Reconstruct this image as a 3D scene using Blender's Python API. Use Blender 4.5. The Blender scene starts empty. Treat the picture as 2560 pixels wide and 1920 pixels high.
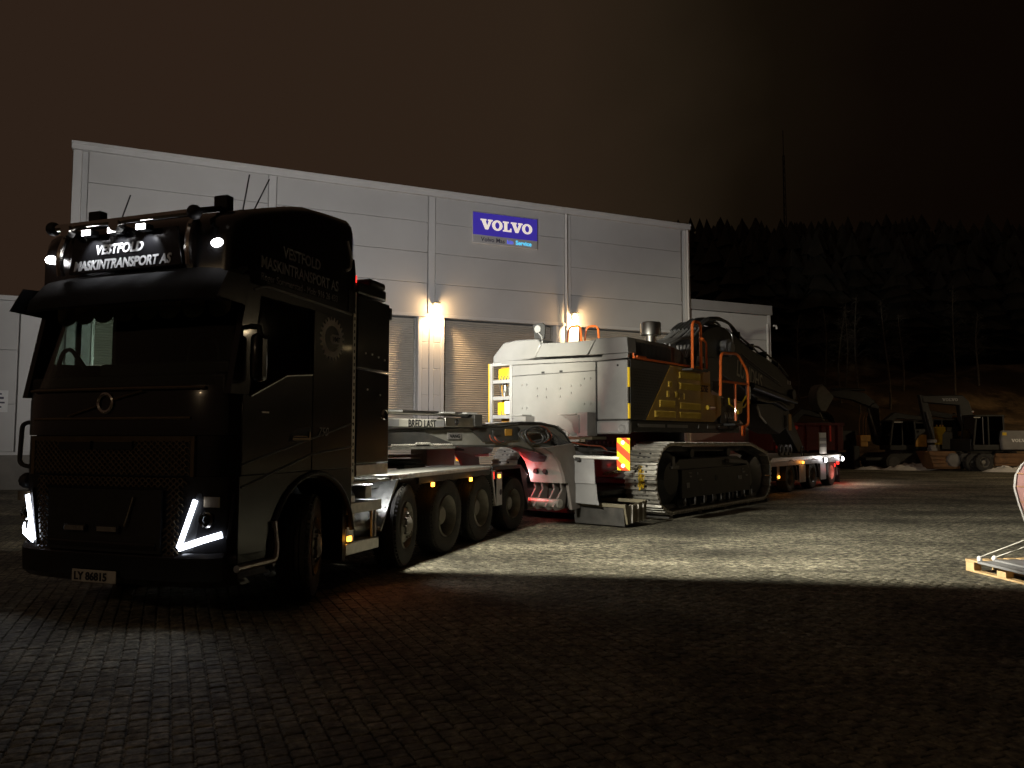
import bpy, bmesh, math, random
from mathutils import Vector, Matrix
R_ = math.radians
random.seed(7)
S = bpy.context.scene
COL = S.collection

# ------------------------------------------------------------------ camera
cam_d = bpy.data.cameras.new('camera'); cam = bpy.data.objects.new('camera', cam_d); COL.objects.link(cam)
cam.location = (0, 0, 1.65); cam.rotation_euler = (R_(90) + math.atan(132/1923), 0, 0)
cam_d.sensor_width = 36; cam_d.lens = 1923/2560*36; cam_d.clip_start = .1; cam_d.clip_end = 1200
S.camera = cam
# ------------------------------------------------------------------ world: night sky with a town glow
wd = bpy.data.worlds.new('World'); S.world = wd; wd.use_nodes = True
nt = wd.node_tree; nt.nodes.clear()
out = nt.nodes.new('ShaderNodeOutputWorld'); bg = nt.nodes.new('ShaderNodeBackground')
sky = nt.nodes.new('ShaderNodeTexSky'); sky.sky_type = 'NISHITA'; sky.sun_disc = False
sky.sun_elevation = R_(-8); sky.sun_rotation = R_(200)
bg2 = nt.nodes.new('ShaderNodeBackground'); nt.links.new(sky.outputs[0], bg2.inputs[0]); bg2.inputs[1].default_value = .01
add = nt.nodes.new('ShaderNodeAddShader')
tc = nt.nodes.new('ShaderNodeTexCoord'); sx = nt.nodes.new('ShaderNodeSeparateXYZ'); nt.links.new(tc.outputs['Generated'], sx.inputs[0])
r1 = nt.nodes.new('ShaderNodeValToRGB'); mr = nt.nodes.new('ShaderNodeMapRange')
mr.inputs['From Min'].default_value = -.9; mr.inputs['From Max'].default_value = .62
nt.links.new(sx.outputs['X'], mr.inputs['Value'])
nz = nt.nodes.new('ShaderNodeTexNoise'); nz.inputs['Scale'].default_value = 2.2; nz.inputs['Detail'].default_value = 4
nt.links.new(tc.outputs['Generated'], nz.inputs['Vector'])
ma = nt.nodes.new('ShaderNodeMath'); ma.operation = 'MULTIPLY_ADD'; ma.inputs[1].default_value = .26; ma.inputs[2].default_value = -.13
nt.links.new(nz.outputs[0], ma.inputs[0])
ad = nt.nodes.new('ShaderNodeMath'); ad.operation = 'ADD'; nt.links.new(mr.outputs[0], ad.inputs[0]); nt.links.new(ma.outputs[0], ad.inputs[1])
nt.links.new(ad.outputs[0], r1.inputs[0])
e = r1.color_ramp.elements
e[0].position = .0; e[0].color = (.0185, .0108, .0070, 1)
e[1].position = 1.0; e[1].color = (.0016, .0007, .0004, 1)
for p_, c_ in ((.40, (.0188, .0106, .0066, 1)), (.62, (.0182, .0110, .0064, 1)), (.71, (.0120, .0078, .0043, 1)), (.80, (.0046, .0029, .0015, 1)), (.88, (.0027, .0015, .0008, 1))):
    q = e.new(p_); q.color = c_
nt.links.new(r1.outputs[0], bg.inputs[0]); bg.inputs[1].default_value = 1.35
nt.links.new(bg.outputs[0], add.inputs[0]); nt.links.new(bg2.outputs[0], add.inputs[1]); nt.links.new(add.outputs[0], out.inputs[0])
# faint moon-like key far below daylight strength
sun_d = bpy.data.lights.new('sun', 'SUN'); sun_d.energy = .006; sun_d.angle = R_(10); sun_d.color = (1, .9, .78)
sun = bpy.data.objects.new('sun', sun_d); COL.objects.link(sun); sun.rotation_euler = (R_(38), 0, R_(-25))
S.view_settings.view_transform = 'Standard'; S.view_settings.look = 'None'; S.view_settings.exposure = 0; S.view_settings.gamma = 1
S.view_settings.use_curve_mapping = False
S.render.engine = 'CYCLES'; S.cycles.max_bounces = 6; S.cycles.sample_clamp_indirect = 4
S.cycles.caustics_reflective = False; S.cycles.caustics_refractive = False; S.cycles.transparent_max_bounces = 12

# light powers (tuned here, used by the lamps' builders)
P_GROUND, P_WALL, P_REAR = 14500, 5000, 4800
P_DOORLAMP, P_STREET, P_YARD = 700, 400, 2800

# ------------------------------------------------------------------ materials
def mat(name, col, rough=.5, metal=0., coat=0., var=.12, scale=6., bump=0., bscale=60., emit=None, es=0., rvar=.12, dirt=0., dirtcol=(.16, .14, .12)):
    m = bpy.data.materials.new(name); m.use_nodes = True
    n = m.node_tree; b = n.nodes['Principled BSDF']
    b.inputs['Metallic'].default_value = metal; b.inputs['Coat Weight'].default_value = coat; b.inputs['Coat Roughness'].default_value = .06
    c = n.nodes.new('ShaderNodeTexCoord'); t = n.nodes.new('ShaderNodeTexNoise'); t.inputs['Scale'].default_value = scale; t.inputs['Detail'].default_value = 6
    n.links.new(c.outputs['Object'], t.inputs['Vector'])
    cr = n.nodes.new('ShaderNodeValToRGB'); n.links.new(t.outputs[0], cr.inputs[0])
    el = cr.color_ramp.elements; el[0].position = .3; el[1].position = .7
    el[0].color = tuple(x*(1-var) for x in col)+(1,); el[1].color = tuple(min(1, x*(1+var)) for x in col)+(1,)
    src = cr.outputs[0]
    if dirt:
        t2 = n.nodes.new('ShaderNodeTexNoise'); t2.inputs['Scale'].default_value = scale*.45; t2.inputs['Detail'].default_value = 9; t2.inputs['Roughness'].default_value = .7
        n.links.new(c.outputs['Object'], t2.inputs['Vector'])
        k = n.nodes.new('ShaderNodeMapRange'); k.inputs['From Min'].default_value = .48; k.inputs['From Max'].default_value = .75; k.inputs['To Max'].default_value = dirt
        n.links.new(t2.outputs[0], k.inputs['Value'])
        mx = n.nodes.new('ShaderNodeMix'); mx.data_type = 'RGBA'; n.links.new(k.outputs[0], mx.inputs['Factor']); n.links.new(src, mx.inputs['A']); mx.inputs['B'].default_value = dirtcol+(1,)
        src = mx.outputs['Result']
    n.links.new(src, b.inputs['Base Color'])
    rr = n.nodes.new('ShaderNodeMapRange'); rr.inputs['To Min'].default_value = max(.02, rough-rvar*rough*2); rr.inputs['To Max'].default_value = min(1, rough+rvar*rough*2)
    n.links.new(t.outputs[0], rr.inputs['Value']); n.links.new(rr.outputs[0], b.inputs['Roughness'])
    if bump:
        t3 = n.nodes.new('ShaderNodeTexNoise'); t3.inputs['Scale'].default_value = bscale; t3.inputs['Detail'].default_value = 5
        n.links.new(c.outputs['Object'], t3.inputs['Vector'])
        bp = n.nodes.new('ShaderNodeBump'); bp.inputs['Strength'].default_value = bump; bp.inputs['Distance'].default_value = .01
        n.links.new(t3.outputs[0], bp.inputs['Height']); n.links.new(bp.outputs[0], b.inputs['Normal'])
    if emit:
        b.inputs['Emission Color'].default_value = tuple(emit)+(1,); b.inputs['Emission Strength'].default_value = es
    return m

M = {}
M['black'] = mat('black_gloss_paint', (.0105, .0105, .0115), .22, 0, .35, .15, 3)
M['visor'] = mat('visor_smoked', (.008, .0075, .0075), .85, 0, 0, .15, 6)
M['matblack'] = mat('matt_black', (.018, .018, .019), .55, 0, 0, .25, 12, .15)
M['darkgrey'] = mat('dark_grey_paint', (.055, .055, .054), .5, 0, 0, .2, 8, .1, dirt=.5)
M['chassis'] = mat('chassis_grey', (.045, .043, .04), .6, 0, 0, .25, 7, .2, dirt=.6, dirtcol=(.10, .09, .075))
M['chrome'] = mat('chrome', (.62, .60, .57), .14, 1, 0, .06, 10)
M['alu'] = mat('brushed_aluminium', (.62, .61, .58), .36, 1, 0, .12, 14, .12, 90)
M['alud'] = mat('tread_plate_aluminium', (.50, .50, .47), .42, .85, 0, .15, 14, .3, 40, dirt=.35)
M['steel'] = mat('worn_steel', (.55, .53, .48), .4, .7, 0, .3, 9, .35, 50, dirt=.5, dirtcol=(.20, .17, .13))
M['rubber'] = mat('tyre_rubber', (.026, .024, .022), .8, 0, 0, .3, 14, .25, 80, dirt=.5, dirtcol=(.085, .078, .068))
M['rim'] = mat('rim_steel', (.27, .255, .225), .5, .35, 0, .2, 12, .1, dirt=.6, dirtcol=(.13, .11, .09))
M['mesh'] = mat('grille_mesh', (.035, .03, .025), .5, .3, 0, .2, 20)
M['bronze'] = mat('grille_trim', (.17, .13, .08), .35, .5, 0, .15, 12)
M['white'] = mat('white_paint', (.78, .78, .77), .5, 0, 0, .05, 10)
M['greytext'] = mat('grey_lettering', (.30, .295, .295), .5, 0, 0, .05, 10)
M['emblem'] = mat('emblem_grey', (.50, .45, .40), .5, 0, 0, .05, 10)
M['plate'] = mat('plate_white', (.55, .53, .48), .5, 0, 0, .06, 10)
M['ink'] = mat('black_ink', (.01, .01, .012), .6, 0, 0, .05, 10)
M['exgrey'] = mat('counterweight_grey', (.225, .224, .228), .42, 0, .1, .07, 2.2, .04, 40, dirt=.28, dirtcol=(.36, .34, .32))
M['exlight'] = mat('door_light_grey', (.30, .297, .305), .45, 0, 0, .12, 3, .05, dirt=.3, dirtcol=(.46, .45, .44))
M['exdark'] = mat('excavator_dark_grey', (.04, .04, .041), .5, 0, .1, .15, 6, .1)
M['exyel'] = mat('excavator_yellow', (.46, .27, .035), .42, 0, .15, .08, 4)
M['exyeld'] = mat('lit_louvre_yellow', (.60, .40, .07), .4, 0, 0, .08, 4)  # lighter than the doors: light caught on the edges put into the colour
M['yellow'] = mat('bright_yellow', (.72, .48, .02), .45, 0, 0, .1, 5)
M['orange'] = mat('orange_rail', (.85, .17, .03), .42, 0, .15, .06, 8)
M['boom'] = mat('boom_black', (.009, .0085, .008), .45, 0, .05, .2, 5)
M['hose'] = mat('hose_rubber', (.085, .085, .086), .5, 0, 0, .3, 20)
M['hoser'] = mat('hose_orange', (.36, .09, .05), .5, 0, 0, .2, 20)
M['red'] = mat('red_paint', (.075, .011, .012), .45, 0, .1, .15, 3, dirt=.3, dirtcol=(.1, .03, .03))
M['redlens'] = mat('red_lens', (.5, .02, .02), .2, 0, 0, .05, 10, emit=(1, .03, .02), es=2.5)
M['redmark'] = mat('red_reflective', (.7, .08, .07), .4, 0, 0, .1, 6)
M['primer'] = mat('red_primer', (.14, .068, .064), .6, 0, 0, .12, 4, .1, dirt=.3, dirtcol=(.17, .10, .095))
M['primergrey'] = mat('weathered_pale_paint', (.21, .19, .175), .6, 0, 0, .15, 4, .15, dirt=.6, dirtcol=(.2, .15, .13))
M['bronzeg'] = mat('dusty_olive_steel', (.17, .15, .10), .6, .2, 0, .2, 5, .15, dirt=.4, dirtcol=(.12, .1, .07))
M['exlightd'] = mat('worn_bucket_grey', (.20, .195, .17), .6, .2, 0, .2, 5, .15, dirt=.5, dirtcol=(.1, .09, .07))
M['neckgrey'] = mat('neck_grey_paint', (.26, .255, .23), .5, 0, 0, .15, 5, .1, dirt=.5, dirtcol=(.19, .175, .14))
M['swanface'] = mat('swan_face_paint', (.34, .31, .29), .55, 0, 0, .12, 4, .1, dirt=.4, dirtcol=(.22, .17, .15))
M['wood'] = mat('pallet_wood', (.46, .31, .15), .75, 0, 0, .2, 9, .3, 50, dirt=.3, dirtcol=(.3, .2, .1))
M['rust'] = mat('rusty_steel', (.17, .085, .035), .75, 0, 0, .3, 4, .3, 30, dirt=.6, dirtcol=(.06, .035, .02))
M['panel'] = mat('facade_panel', (.57, .56, .55), .5, 0, 0, .05, .5, .03, 20, dirt=.22, dirtcol=(.40, .38, .36))
M['trim'] = mat('facade_trim', (.64, .63, .62), .45, 0, 0, .04, 1.2)
M['band'] = mat('parapet_band', (.36, .35, .345), .5, 0, 0, .05, 1.5)
M['backing'] = mat('joint_backing', (.50, .495, .49), .8, 0, 0, .05, 3)
M['slat'] = mat('door_slat', (.55, .50, .43), .5, .2, 0, .05, 2)
M['concrete'] = mat('plinth_concrete', (.20, .185, .165), .85, 0, 0, .2, 3, .4, 30)
M['pipe'] = mat('white_pipe', (.76, .75, .73), .4, 0, 0, .04, 5)
M['blue'] = mat('sign_blue', (.035, .022, .30), .4, 0, 0, .04, 5, emit=(.09, .06, .62), es=.34)
M['signwhite'] = mat('sign_letters_lit', (.8, .77, .72), .5, 0, 0, .03, 5, emit=(1, .86, .74), es=.62)
M['signgrey'] = mat('sign_strip', (.55, .54, .54), .5, 0, 0, .04, 5)
M['inkgrey'] = mat('sign_ink', (.07, .06, .10), .5, 0, 0, .04, 5)
M['cyan'] = mat('sign_cyan_lit', (.1, .5, .6), .5, 0, 0, .02, 5, emit=(.10, .62, 1), es=1.0)
M['cyanblue'] = mat('sign_blue_lit', (.1, .1, .6), .5, 0, 0, .02, 5, emit=(.10, .14, 1), es=.8)
M['hazy'] = mat('hazard_yellow', (.9, .62, .02), .35, 0, 0, .04, 5, emit=(1, .62, .03), es=.35)  # glow put into the board's yellow in place of retroreflected light
M['hazr'] = mat('hazard_red', (.8, .07, .02), .35, 0, 0, .04, 5, emit=(1, .07, .02), es=.3)  # same glow put into the red stripes
M['led'] = mat('led_white', (.9, .9, .95), .3, 0, 0, .02, 5, emit=(.82, .88, 1), es=9)
M['ledlamp'] = mat('lamp_lens', (.9, .9, .9), .3, 0, 0, .02, 5, emit=(1, .97, .98), es=22)
M['warmlamp'] = mat('warm_lamp', (1, .9, .7), .3, 0, 0, .02, 5, emit=(1, .72, .34), es=45)
M['amber'] = mat('amber_lens', (1, .5, .1), .3, 0, 0, .02, 5, emit=(1, .36, .03), es=9)
M['snow'] = mat('snow', (.72, .70, .68), .8, 0, 0, .2, 2, .5, 12, dirt=.6, dirtcol=(.3, .26, .2))
M['bark'] = mat('birch_bark', (.13, .12, .10), .8, 0, 0, .5, 6)
M['needles'] = mat('conifer_needles', (.035, .032, .024), .9, 0, 0, .4, 1)
M['beige'] = mat('beige_curtain_and_reflection', (.42, .35, .22), .8, 0, 0, .1, 6)  # windscreen scallops, and the panel for the side window's reflection
M['seat'] = mat('seat_fabric', (.03, .03, .03), .9, 0, 0, .2, 8)
M['bgyel'] = mat('old_machine_yellow', (.5, .26, .04), .5, 0, 0, .2, 4, dirt=.4, dirtcol=(.2, .1, .03))
M['bggrey'] = mat('machine_grey', (.20, .19, .185), .55, 0, 0, .15, 3, dirt=.4, dirtcol=(.12, .11, .1))
M['bgdark'] = mat('machine_dark', (.017, .016, .014), .5, 0, 0, .3, 4, dirt=.4, dirtcol=(.04, .034, .026))
M['brass'] = mat('orange_brass', (.62, .34, .06), .4, .3, 0, .1, 6)

def glass(name, tint=(.75, .82, .78), gl=.12):
    m = bpy.data.materials.new(name); m.use_nodes = True; n = m.node_tree; n.nodes.clear()
    o = n.nodes.new('ShaderNodeOutputMaterial'); a = n.nodes.new('ShaderNodeBsdfTransparent'); g = n.nodes.new('ShaderNodeBsdfGlossy'); x = n.nodes.new('ShaderNodeMixShader')
    t = n.nodes.new('ShaderNodeTexNoise'); t.inputs['Scale'].default_value = 3
    k = n.nodes.new('ShaderNodeMapRange'); k.inputs['To Min'].default_value = .02; k.inputs['To Max'].default_value = .07
    n.links.new(t.outputs[0], k.inputs['Value']); n.links.new(k.outputs[0], g.inputs['Roughness'])
    lw = n.nodes.new('ShaderNodeLayerWeight'); lw.inputs['Blend'].default_value = .5
    pw = n.nodes.new('ShaderNodeMath'); pw.operation = 'POWER'; pw.inputs[1].default_value = 4; n.links.new(lw.outputs['Facing'], pw.inputs[0])
    f = n.nodes.new('ShaderNodeMath'); f.operation = 'MULTIPLY_ADD'; f.inputs[1].default_value = .8; f.inputs[2].default_value = .035; n.links.new(pw.outputs[0], f.inputs[0])
    a.inputs[0].default_value = tint+(1,); g.inputs[0].default_value = (.9, .9, .9, 1)
    n.links.new(f.outputs[0], x.inputs[0]); n.links.new(a.outputs[0], x.inputs[1]); n.links.new(g.outputs[0], x.inputs[2]); n.links.new(x.outputs[0], o.inputs[0])
    return m
M['glass'] = glass('cab_glass')
M['glassd'] = glass('dark_glass', (.12, .12, .12))

# ------------------------------------------------------------------ mesh helpers
class MB:
    def __init__(s): s.v = []; s.f = []
    def add(s, vs, fs):
        o = len(s.v); s.v += [tuple(v) for v in vs]; s.f += [tuple(i+o for i in f) for f in fs]; return s
    def box(s, x0, x1, y0, y1, z0, z1):
        vs = [(x, y, z) for z in (z0, z1) for y in (y0, y1) for x in (x0, x1)]
        return s.add(vs, [(0, 2, 3, 1), (4, 5, 7, 6), (0, 1, 5, 4), (2, 6, 7, 3), (0, 4, 6, 2), (1, 3, 7, 5)])
    def prism(s, poly, ax, a, b, off=(0, 0, 0)):
        n = len(poly)
        def m(p, t):
            u, w = p
            v = {'x': (t, u, w), 'y': (u, t, w), 'z': (u, w, t)}[ax]
            return (v[0]+off[0], v[1]+off[1], v[2]+off[2])
        ar = sum(poly[i][0]*poly[(i+1) % n][1]-poly[(i+1) % n][0]*poly[i][1] for i in range(n))
        if (ar < 0) != (ax == 'y'): poly = poly[::-1]
        if a > b: a, b = b, a
        vs = [m(p, a) for p in poly]+[m(p, b) for p in poly]
        fs = [tuple(range(n-1, -1, -1)), tuple(range(n, 2*n))]+[(i, (i+1) % n, n+(i+1) % n, n+i) for i in range(n)]
        return s.add(vs, fs)
    def cyl(s, p, q, r, n=16, r2=None, caps=True):
        p = Vector(p); q = Vector(q); d = (q-p).normalized(); r2 = r if r2 is None else r2
        a = d.orthogonal().normalized(); b = d.cross(a)
        vs = []
        for c, rr in ((p, r), (q, r2)):
            for i in range(n):
                t = 2*math.pi*i/n; vs.append(c+a*math.cos(t)*rr+b*math.sin(t)*rr)
        fs = [(i, (i+1) % n, n+(i+1) % n, n+i) for i in range(n)]
        if caps: fs += [tuple(range(n-1, -1, -1)), tuple(range(n, 2*n))]
        return s.add(vs, fs)
    def tube(s, pts, r, n=8, closed=False):
        pts = [Vector(p) for p in pts]; m = len(pts); vs = []; pa = None
        for i, p in enumerate(pts):
            if closed: d = pts[(i+1) % m]-pts[i-1]
            else: d = pts[min(i+1, m-1)]-pts[max(i-1, 0)]
            d.normalize()
            if pa is None: a = d.orthogonal().normalized()
            else:
                a = pa-d*pa.dot(d)
                a = a.normalized() if a.length > 1e-5 else d.orthogonal().normalized()
            pa = a; b = d.cross(a)
            for k in range(n):
                t = 2*math.pi*k/n; vs.append(p+a*math.cos(t)*r+b*math.sin(t)*r)
        fs = []
        for i in range(m if closed else m-1):
            j = (i+1) % m
            for k in range(n): fs.append((i*n+k, i*n+(k+1) % n, j*n+(k+1) % n, j*n+k))
        if not closed: fs += [tuple(range(n-1, -1, -1)), tuple(range((m-1)*n, m*n))]
        return s.add(vs, fs)
    def lathe(s, prof, c=(0, 0, 0), ax='y', n=40, closed=False):
        vs = []; m = len(prof)
        for i in range(n):
            t = 2*math.pi*i/n; co, si = math.cos(t), math.sin(t)
            for r, h in prof:
                v = {'y': (r*co, h, r*si), 'z': (r*co, r*si, h), 'x': (h, r*co, r*si)}[ax]
                vs.append((v[0]+c[0], v[1]+c[1], v[2]+c[2]))
        fs = []
        for i in range(n):
            j = (i+1) % n
            for k in range(m if closed else m-1):
                l = (k+1) % m; fs.append((i*m+k, i*m+l, j*m+l, j*m+k))
        return s.add(vs, fs)
    def ball(s, c, r, n=12, sq=(1, 1, 1)):
        k = n//2; prof = [(max(1e-4, r*math.sin(math.pi*i/k)), -r*math.cos(math.pi*i/k)) for i in range(k+1)]
        o = len(s.v); s.lathe(prof, (0, 0, 0), 'z', n)
        for i in range(o, len(s.v)):
            v = s.v[i]; s.v[i] = (v[0]*sq[0]+c[0], v[1]*sq[1]+c[1], v[2]*sq[2]+c[2])
        return s
    def loft(s, secs, cap=True):
        n = len(secs[0]); vs = [v for q in secs for v in q]; fs = []
        for i in range(len(secs)-1):
            for k in range(n): fs.append((i*n+k, i*n+(k+1) % n, (i+1)*n+(k+1) % n, (i+1)*n+k))
        if cap: fs += [tuple(range(n-1, -1, -1)), tuple(range((len(secs)-1)*n, len(secs)*n))]
        return s.add(vs, fs)
    def mesh(s, name, m, ang=32):
        me = bpy.data.meshes.new(name); me.from_pydata(s.v, [], s.f)
        b = bmesh.new(); b.from_mesh(me); bmesh.ops.recalc_face_normals(b, faces=b.faces); b.to_mesh(me); b.free()
        me.polygons.foreach_set('use_smooth', [True]*len(me.polygons)); me.set_sharp_from_angle(angle=R_(ang))
        me.materials.append(M[m] if isinstance(m, str) else m); me.update(); return me
    def build(s, name, m, parent=None, bevel=0., label=None, kind=None, ang=32):
        o = bpy.data.objects.new(name, s.mesh(name, m, ang)); COL.objects.link(o)
        if parent: o.parent = parent
        if bevel:
            b = o.modifiers.new('bevel', 'BEVEL'); b.width = bevel; b.segments = 2; b.limit_method = 'ANGLE'; b.angle_limit = R_(35); b.harden_normals = False
        if label: o['label'] = label
        if kind: o['kind'] = kind
        return o
def tag(o, label, cat, group=None):
    o['label'] = label; o['category'] = cat
    if group: o['group'] = group
    return o
def thing(name, label, cat, loc=(0, 0, 0), rz=0., group=None):
    o = bpy.data.objects.new(name, None); COL.objects.link(o); o.location = loc; o.rotation_euler = (0, 0, R_(rz)); o.empty_display_size = .2
    return tag(o, label, cat, group)
def node(name, parent, loc=(0, 0, 0), rz=0.):
    o = bpy.data.objects.new(name, None); COL.objects.link(o); o.parent = parent; o.location = loc; o.rotation_euler = (0, 0, R_(rz)); o.empty_display_size = .1
    return o
def inst(me, name, parent, loc=(0, 0, 0), rot=(0, 0, 0)):
    o = bpy.data.objects.new(name, me); COL.objects.link(o); o.parent = parent; o.location = loc; o.rotation_euler = rot; return o
def lamp(name, kind, parent, loc, power, col, tgt=None, size=None, blend=.2, soft=.04):
    d = bpy.data.lights.new(name, kind); d.energy = power; d.color = col; d.shadow_soft_size = soft
    o = bpy.data.objects.new(name, d); COL.objects.link(o); o.parent = parent; o.location = loc
    if kind == 'SPOT': d.spot_size = R_(size); d.spot_blend = blend
    if tgt: o.rotation_euler = Vector(tgt).to_track_quat('-Z', 'Y').to_euler()
    return o
def shape_beam(o, axis_level, c0, c1):
    """photometric profile of a scene-light: weaker straight ahead, full to the sides"""
    d = o.data; d.use_nodes = True; n = d.node_tree; e = n.nodes['Emission']; L = n.links.new
    t = n.nodes.new('ShaderNodeTexCoord'); q = n.nodes.new('ShaderNodeSeparateXYZ'); L(t.outputs['Normal'], q.inputs[0])
    a = n.nodes.new('ShaderNodeMath'); a.operation = 'ABSOLUTE'; L(q.outputs['Z'], a.inputs[0])
    m = n.nodes.new('ShaderNodeMapRange'); m.interpolation_type = 'SMOOTHSTEP'; m.inputs['From Min'].default_value = c1; m.inputs['From Max'].default_value = c0; m.inputs['To Min'].default_value = 1; m.inputs['To Max'].default_value = axis_level
    L(a.outputs[0], m.inputs['Value']); k = n.nodes.new('ShaderNodeMapRange'); k.interpolation_type = 'SMOOTHSTEP'; k.inputs['From Min'].default_value = -.25; k.inputs['From Max'].default_value = .15; k.inputs['To Min'].default_value = .05; L(q.outputs['X'], k.inputs['Value'])
    z = n.nodes.new('ShaderNodeMath'); z.operation = 'MULTIPLY'; L(m.outputs[0], z.inputs[0]); L(k.outputs[0], z.inputs[1])
    v = n.nodes.new('ShaderNodeMapRange'); v.interpolation_type = 'SMOOTHSTEP'; v.inputs['From Min'].default_value = -.80; v.inputs['From Max'].default_value = -.14; v.inputs['To Min'].default_value = .13; L(q.outputs['Y'], v.inputs['Value'])
    y = n.nodes.new('ShaderNodeMath'); y.operation = 'MULTIPLY'; L(z.outputs[0], y.inputs[0]); L(v.outputs[0], y.inputs[1]); L(y.outputs[0], e.inputs['Strength'])
# text as thin solid mesh; mapped on the plane with origin o, reading direction u, up w, outward normal nn
def text(s, size, name, m, parent, o, u, w, nn, align='LEFT', bold=0., shear=0., sx=1., depth=.003, slope=0.):
    c = bpy.data.curves.new('txt', 'FONT'); c.body = s; c.size = size; c.align_x = align; c.offset = bold; c.shear = shear; c.extrude = depth; c.resolution_u = 3
    t = bpy.data.objects.new('txt', c); COL.objects.link(t)
    dg = bpy.context.evaluated_depsgraph_get(); me = bpy.data.meshes.new_from_object(t.evaluated_get(dg))
    bpy.data.objects.remove(t); bpy.data.curves.remove(c)
    o = Vector(o); u = Vector(u); w = Vector(w); nn = Vector(nn)
    for v in me.vertices:
        p = v.co.copy(); v.co = o+u*(p.x*sx)+w*(p.y+slope*p.x*sx)+nn*(p.z+depth)
    me.name = name; me.materials.clear(); me.materials.append(M[m])
    ob = bpy.data.objects.new(name, me); COL.objects.link(ob); ob.parent = parent; return ob
# slab-serif capitals of the wordmark (unit height)
def wordmark(h, name, m, parent, o, u, w, nn, depth=.01):
    V = [(0, 1), (.62, 1), (.62, .86), (.52, .86), (.70, .36), (.88, .86), (.78, .86), (.78, 1), (1.28, 1), (1.28, .86), (1.17, .86), (.80, 0), (.50, 0), (.12, .86), (0, .86)]
    L = [(0, 1), (.62, 1), (.62, .86), (.47, .86), (.47, .15), (.72, .15), (.80, .36), (.92, .36), (.92, 0), (0, 0), (0, .14), (.14, .14), (.14, .86), (0, .86)]
    mb = MB(); x = 0; o = Vector(o); u = Vector(u); w = Vector(w); nn = Vector(nn)
    def put(vs2, fs):
        mb.add([o+u*(a*h)+w*(b*h)+nn*c for a, b, c in vs2], fs)
    for ch in 'VOLVO':
        if ch == 'O':
            n = 20; vs = []
            for rx, ry in ((.56, .52), (.24, .34)):
                for z in (0, depth):
                    for i in range(n): vs.append((x+.56+rx*math.cos(2*math.pi*i/n), .5+ry*math.sin(2*math.pi*i/n), z))
            fs = []
            for i in range(n):
                j = (i+1) % n
                fs += [(n+i, n+j, 3*n+j, 3*n+i), (i, j, n+j, n+i), (2*n+i, 3*n+i, 3*n+j, 2*n+j)]
            put(vs, fs); x += 1.16
        else:
            P = V if ch == 'V' else L; n = len(P)
            vs = [(x+a, b, z) for z in (0, depth) for a, b in P]
            put(vs, [tuple(range(n, 2*n))]+[(i, (i+1) % n, n+(i+1) % n, n+i) for i in range(n)])
            x += 1.22 if ch == 'V' else .86
    return mb.build(name, m, parent)
def arc(cx, cz, r, a0, a1, n=8): return [(cx+r*math.cos(R_(a0+(a1-a0)*i/n)), cz+r*math.sin(R_(a0+(a1-a0)*i/n))) for i in range(n+1)]
def bend(pts, rad=.08, n=4):
    pts = [Vector(p) for p in pts]; out = [pts[0]]
    for i in range(1, len(pts)-1):
        a, b, c = pts[i-1], pts[i], pts[i+1]; r = min(rad, (a-b).length*.45, (c-b).length*.45)
        p = b+(a-b).normalized()*r; q = b+(c-b).normalized()*r
        for k in range(n+1):
            t = k/n; out.append(p*(1-t)**2+b*2*t*(1-t)+q*t*t)
    out.append(pts[-1]); return out
X, Y, Z = Vector((1, 0, 0)), Vector((0, 1, 0)), Vector((0, 0, 1))

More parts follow.
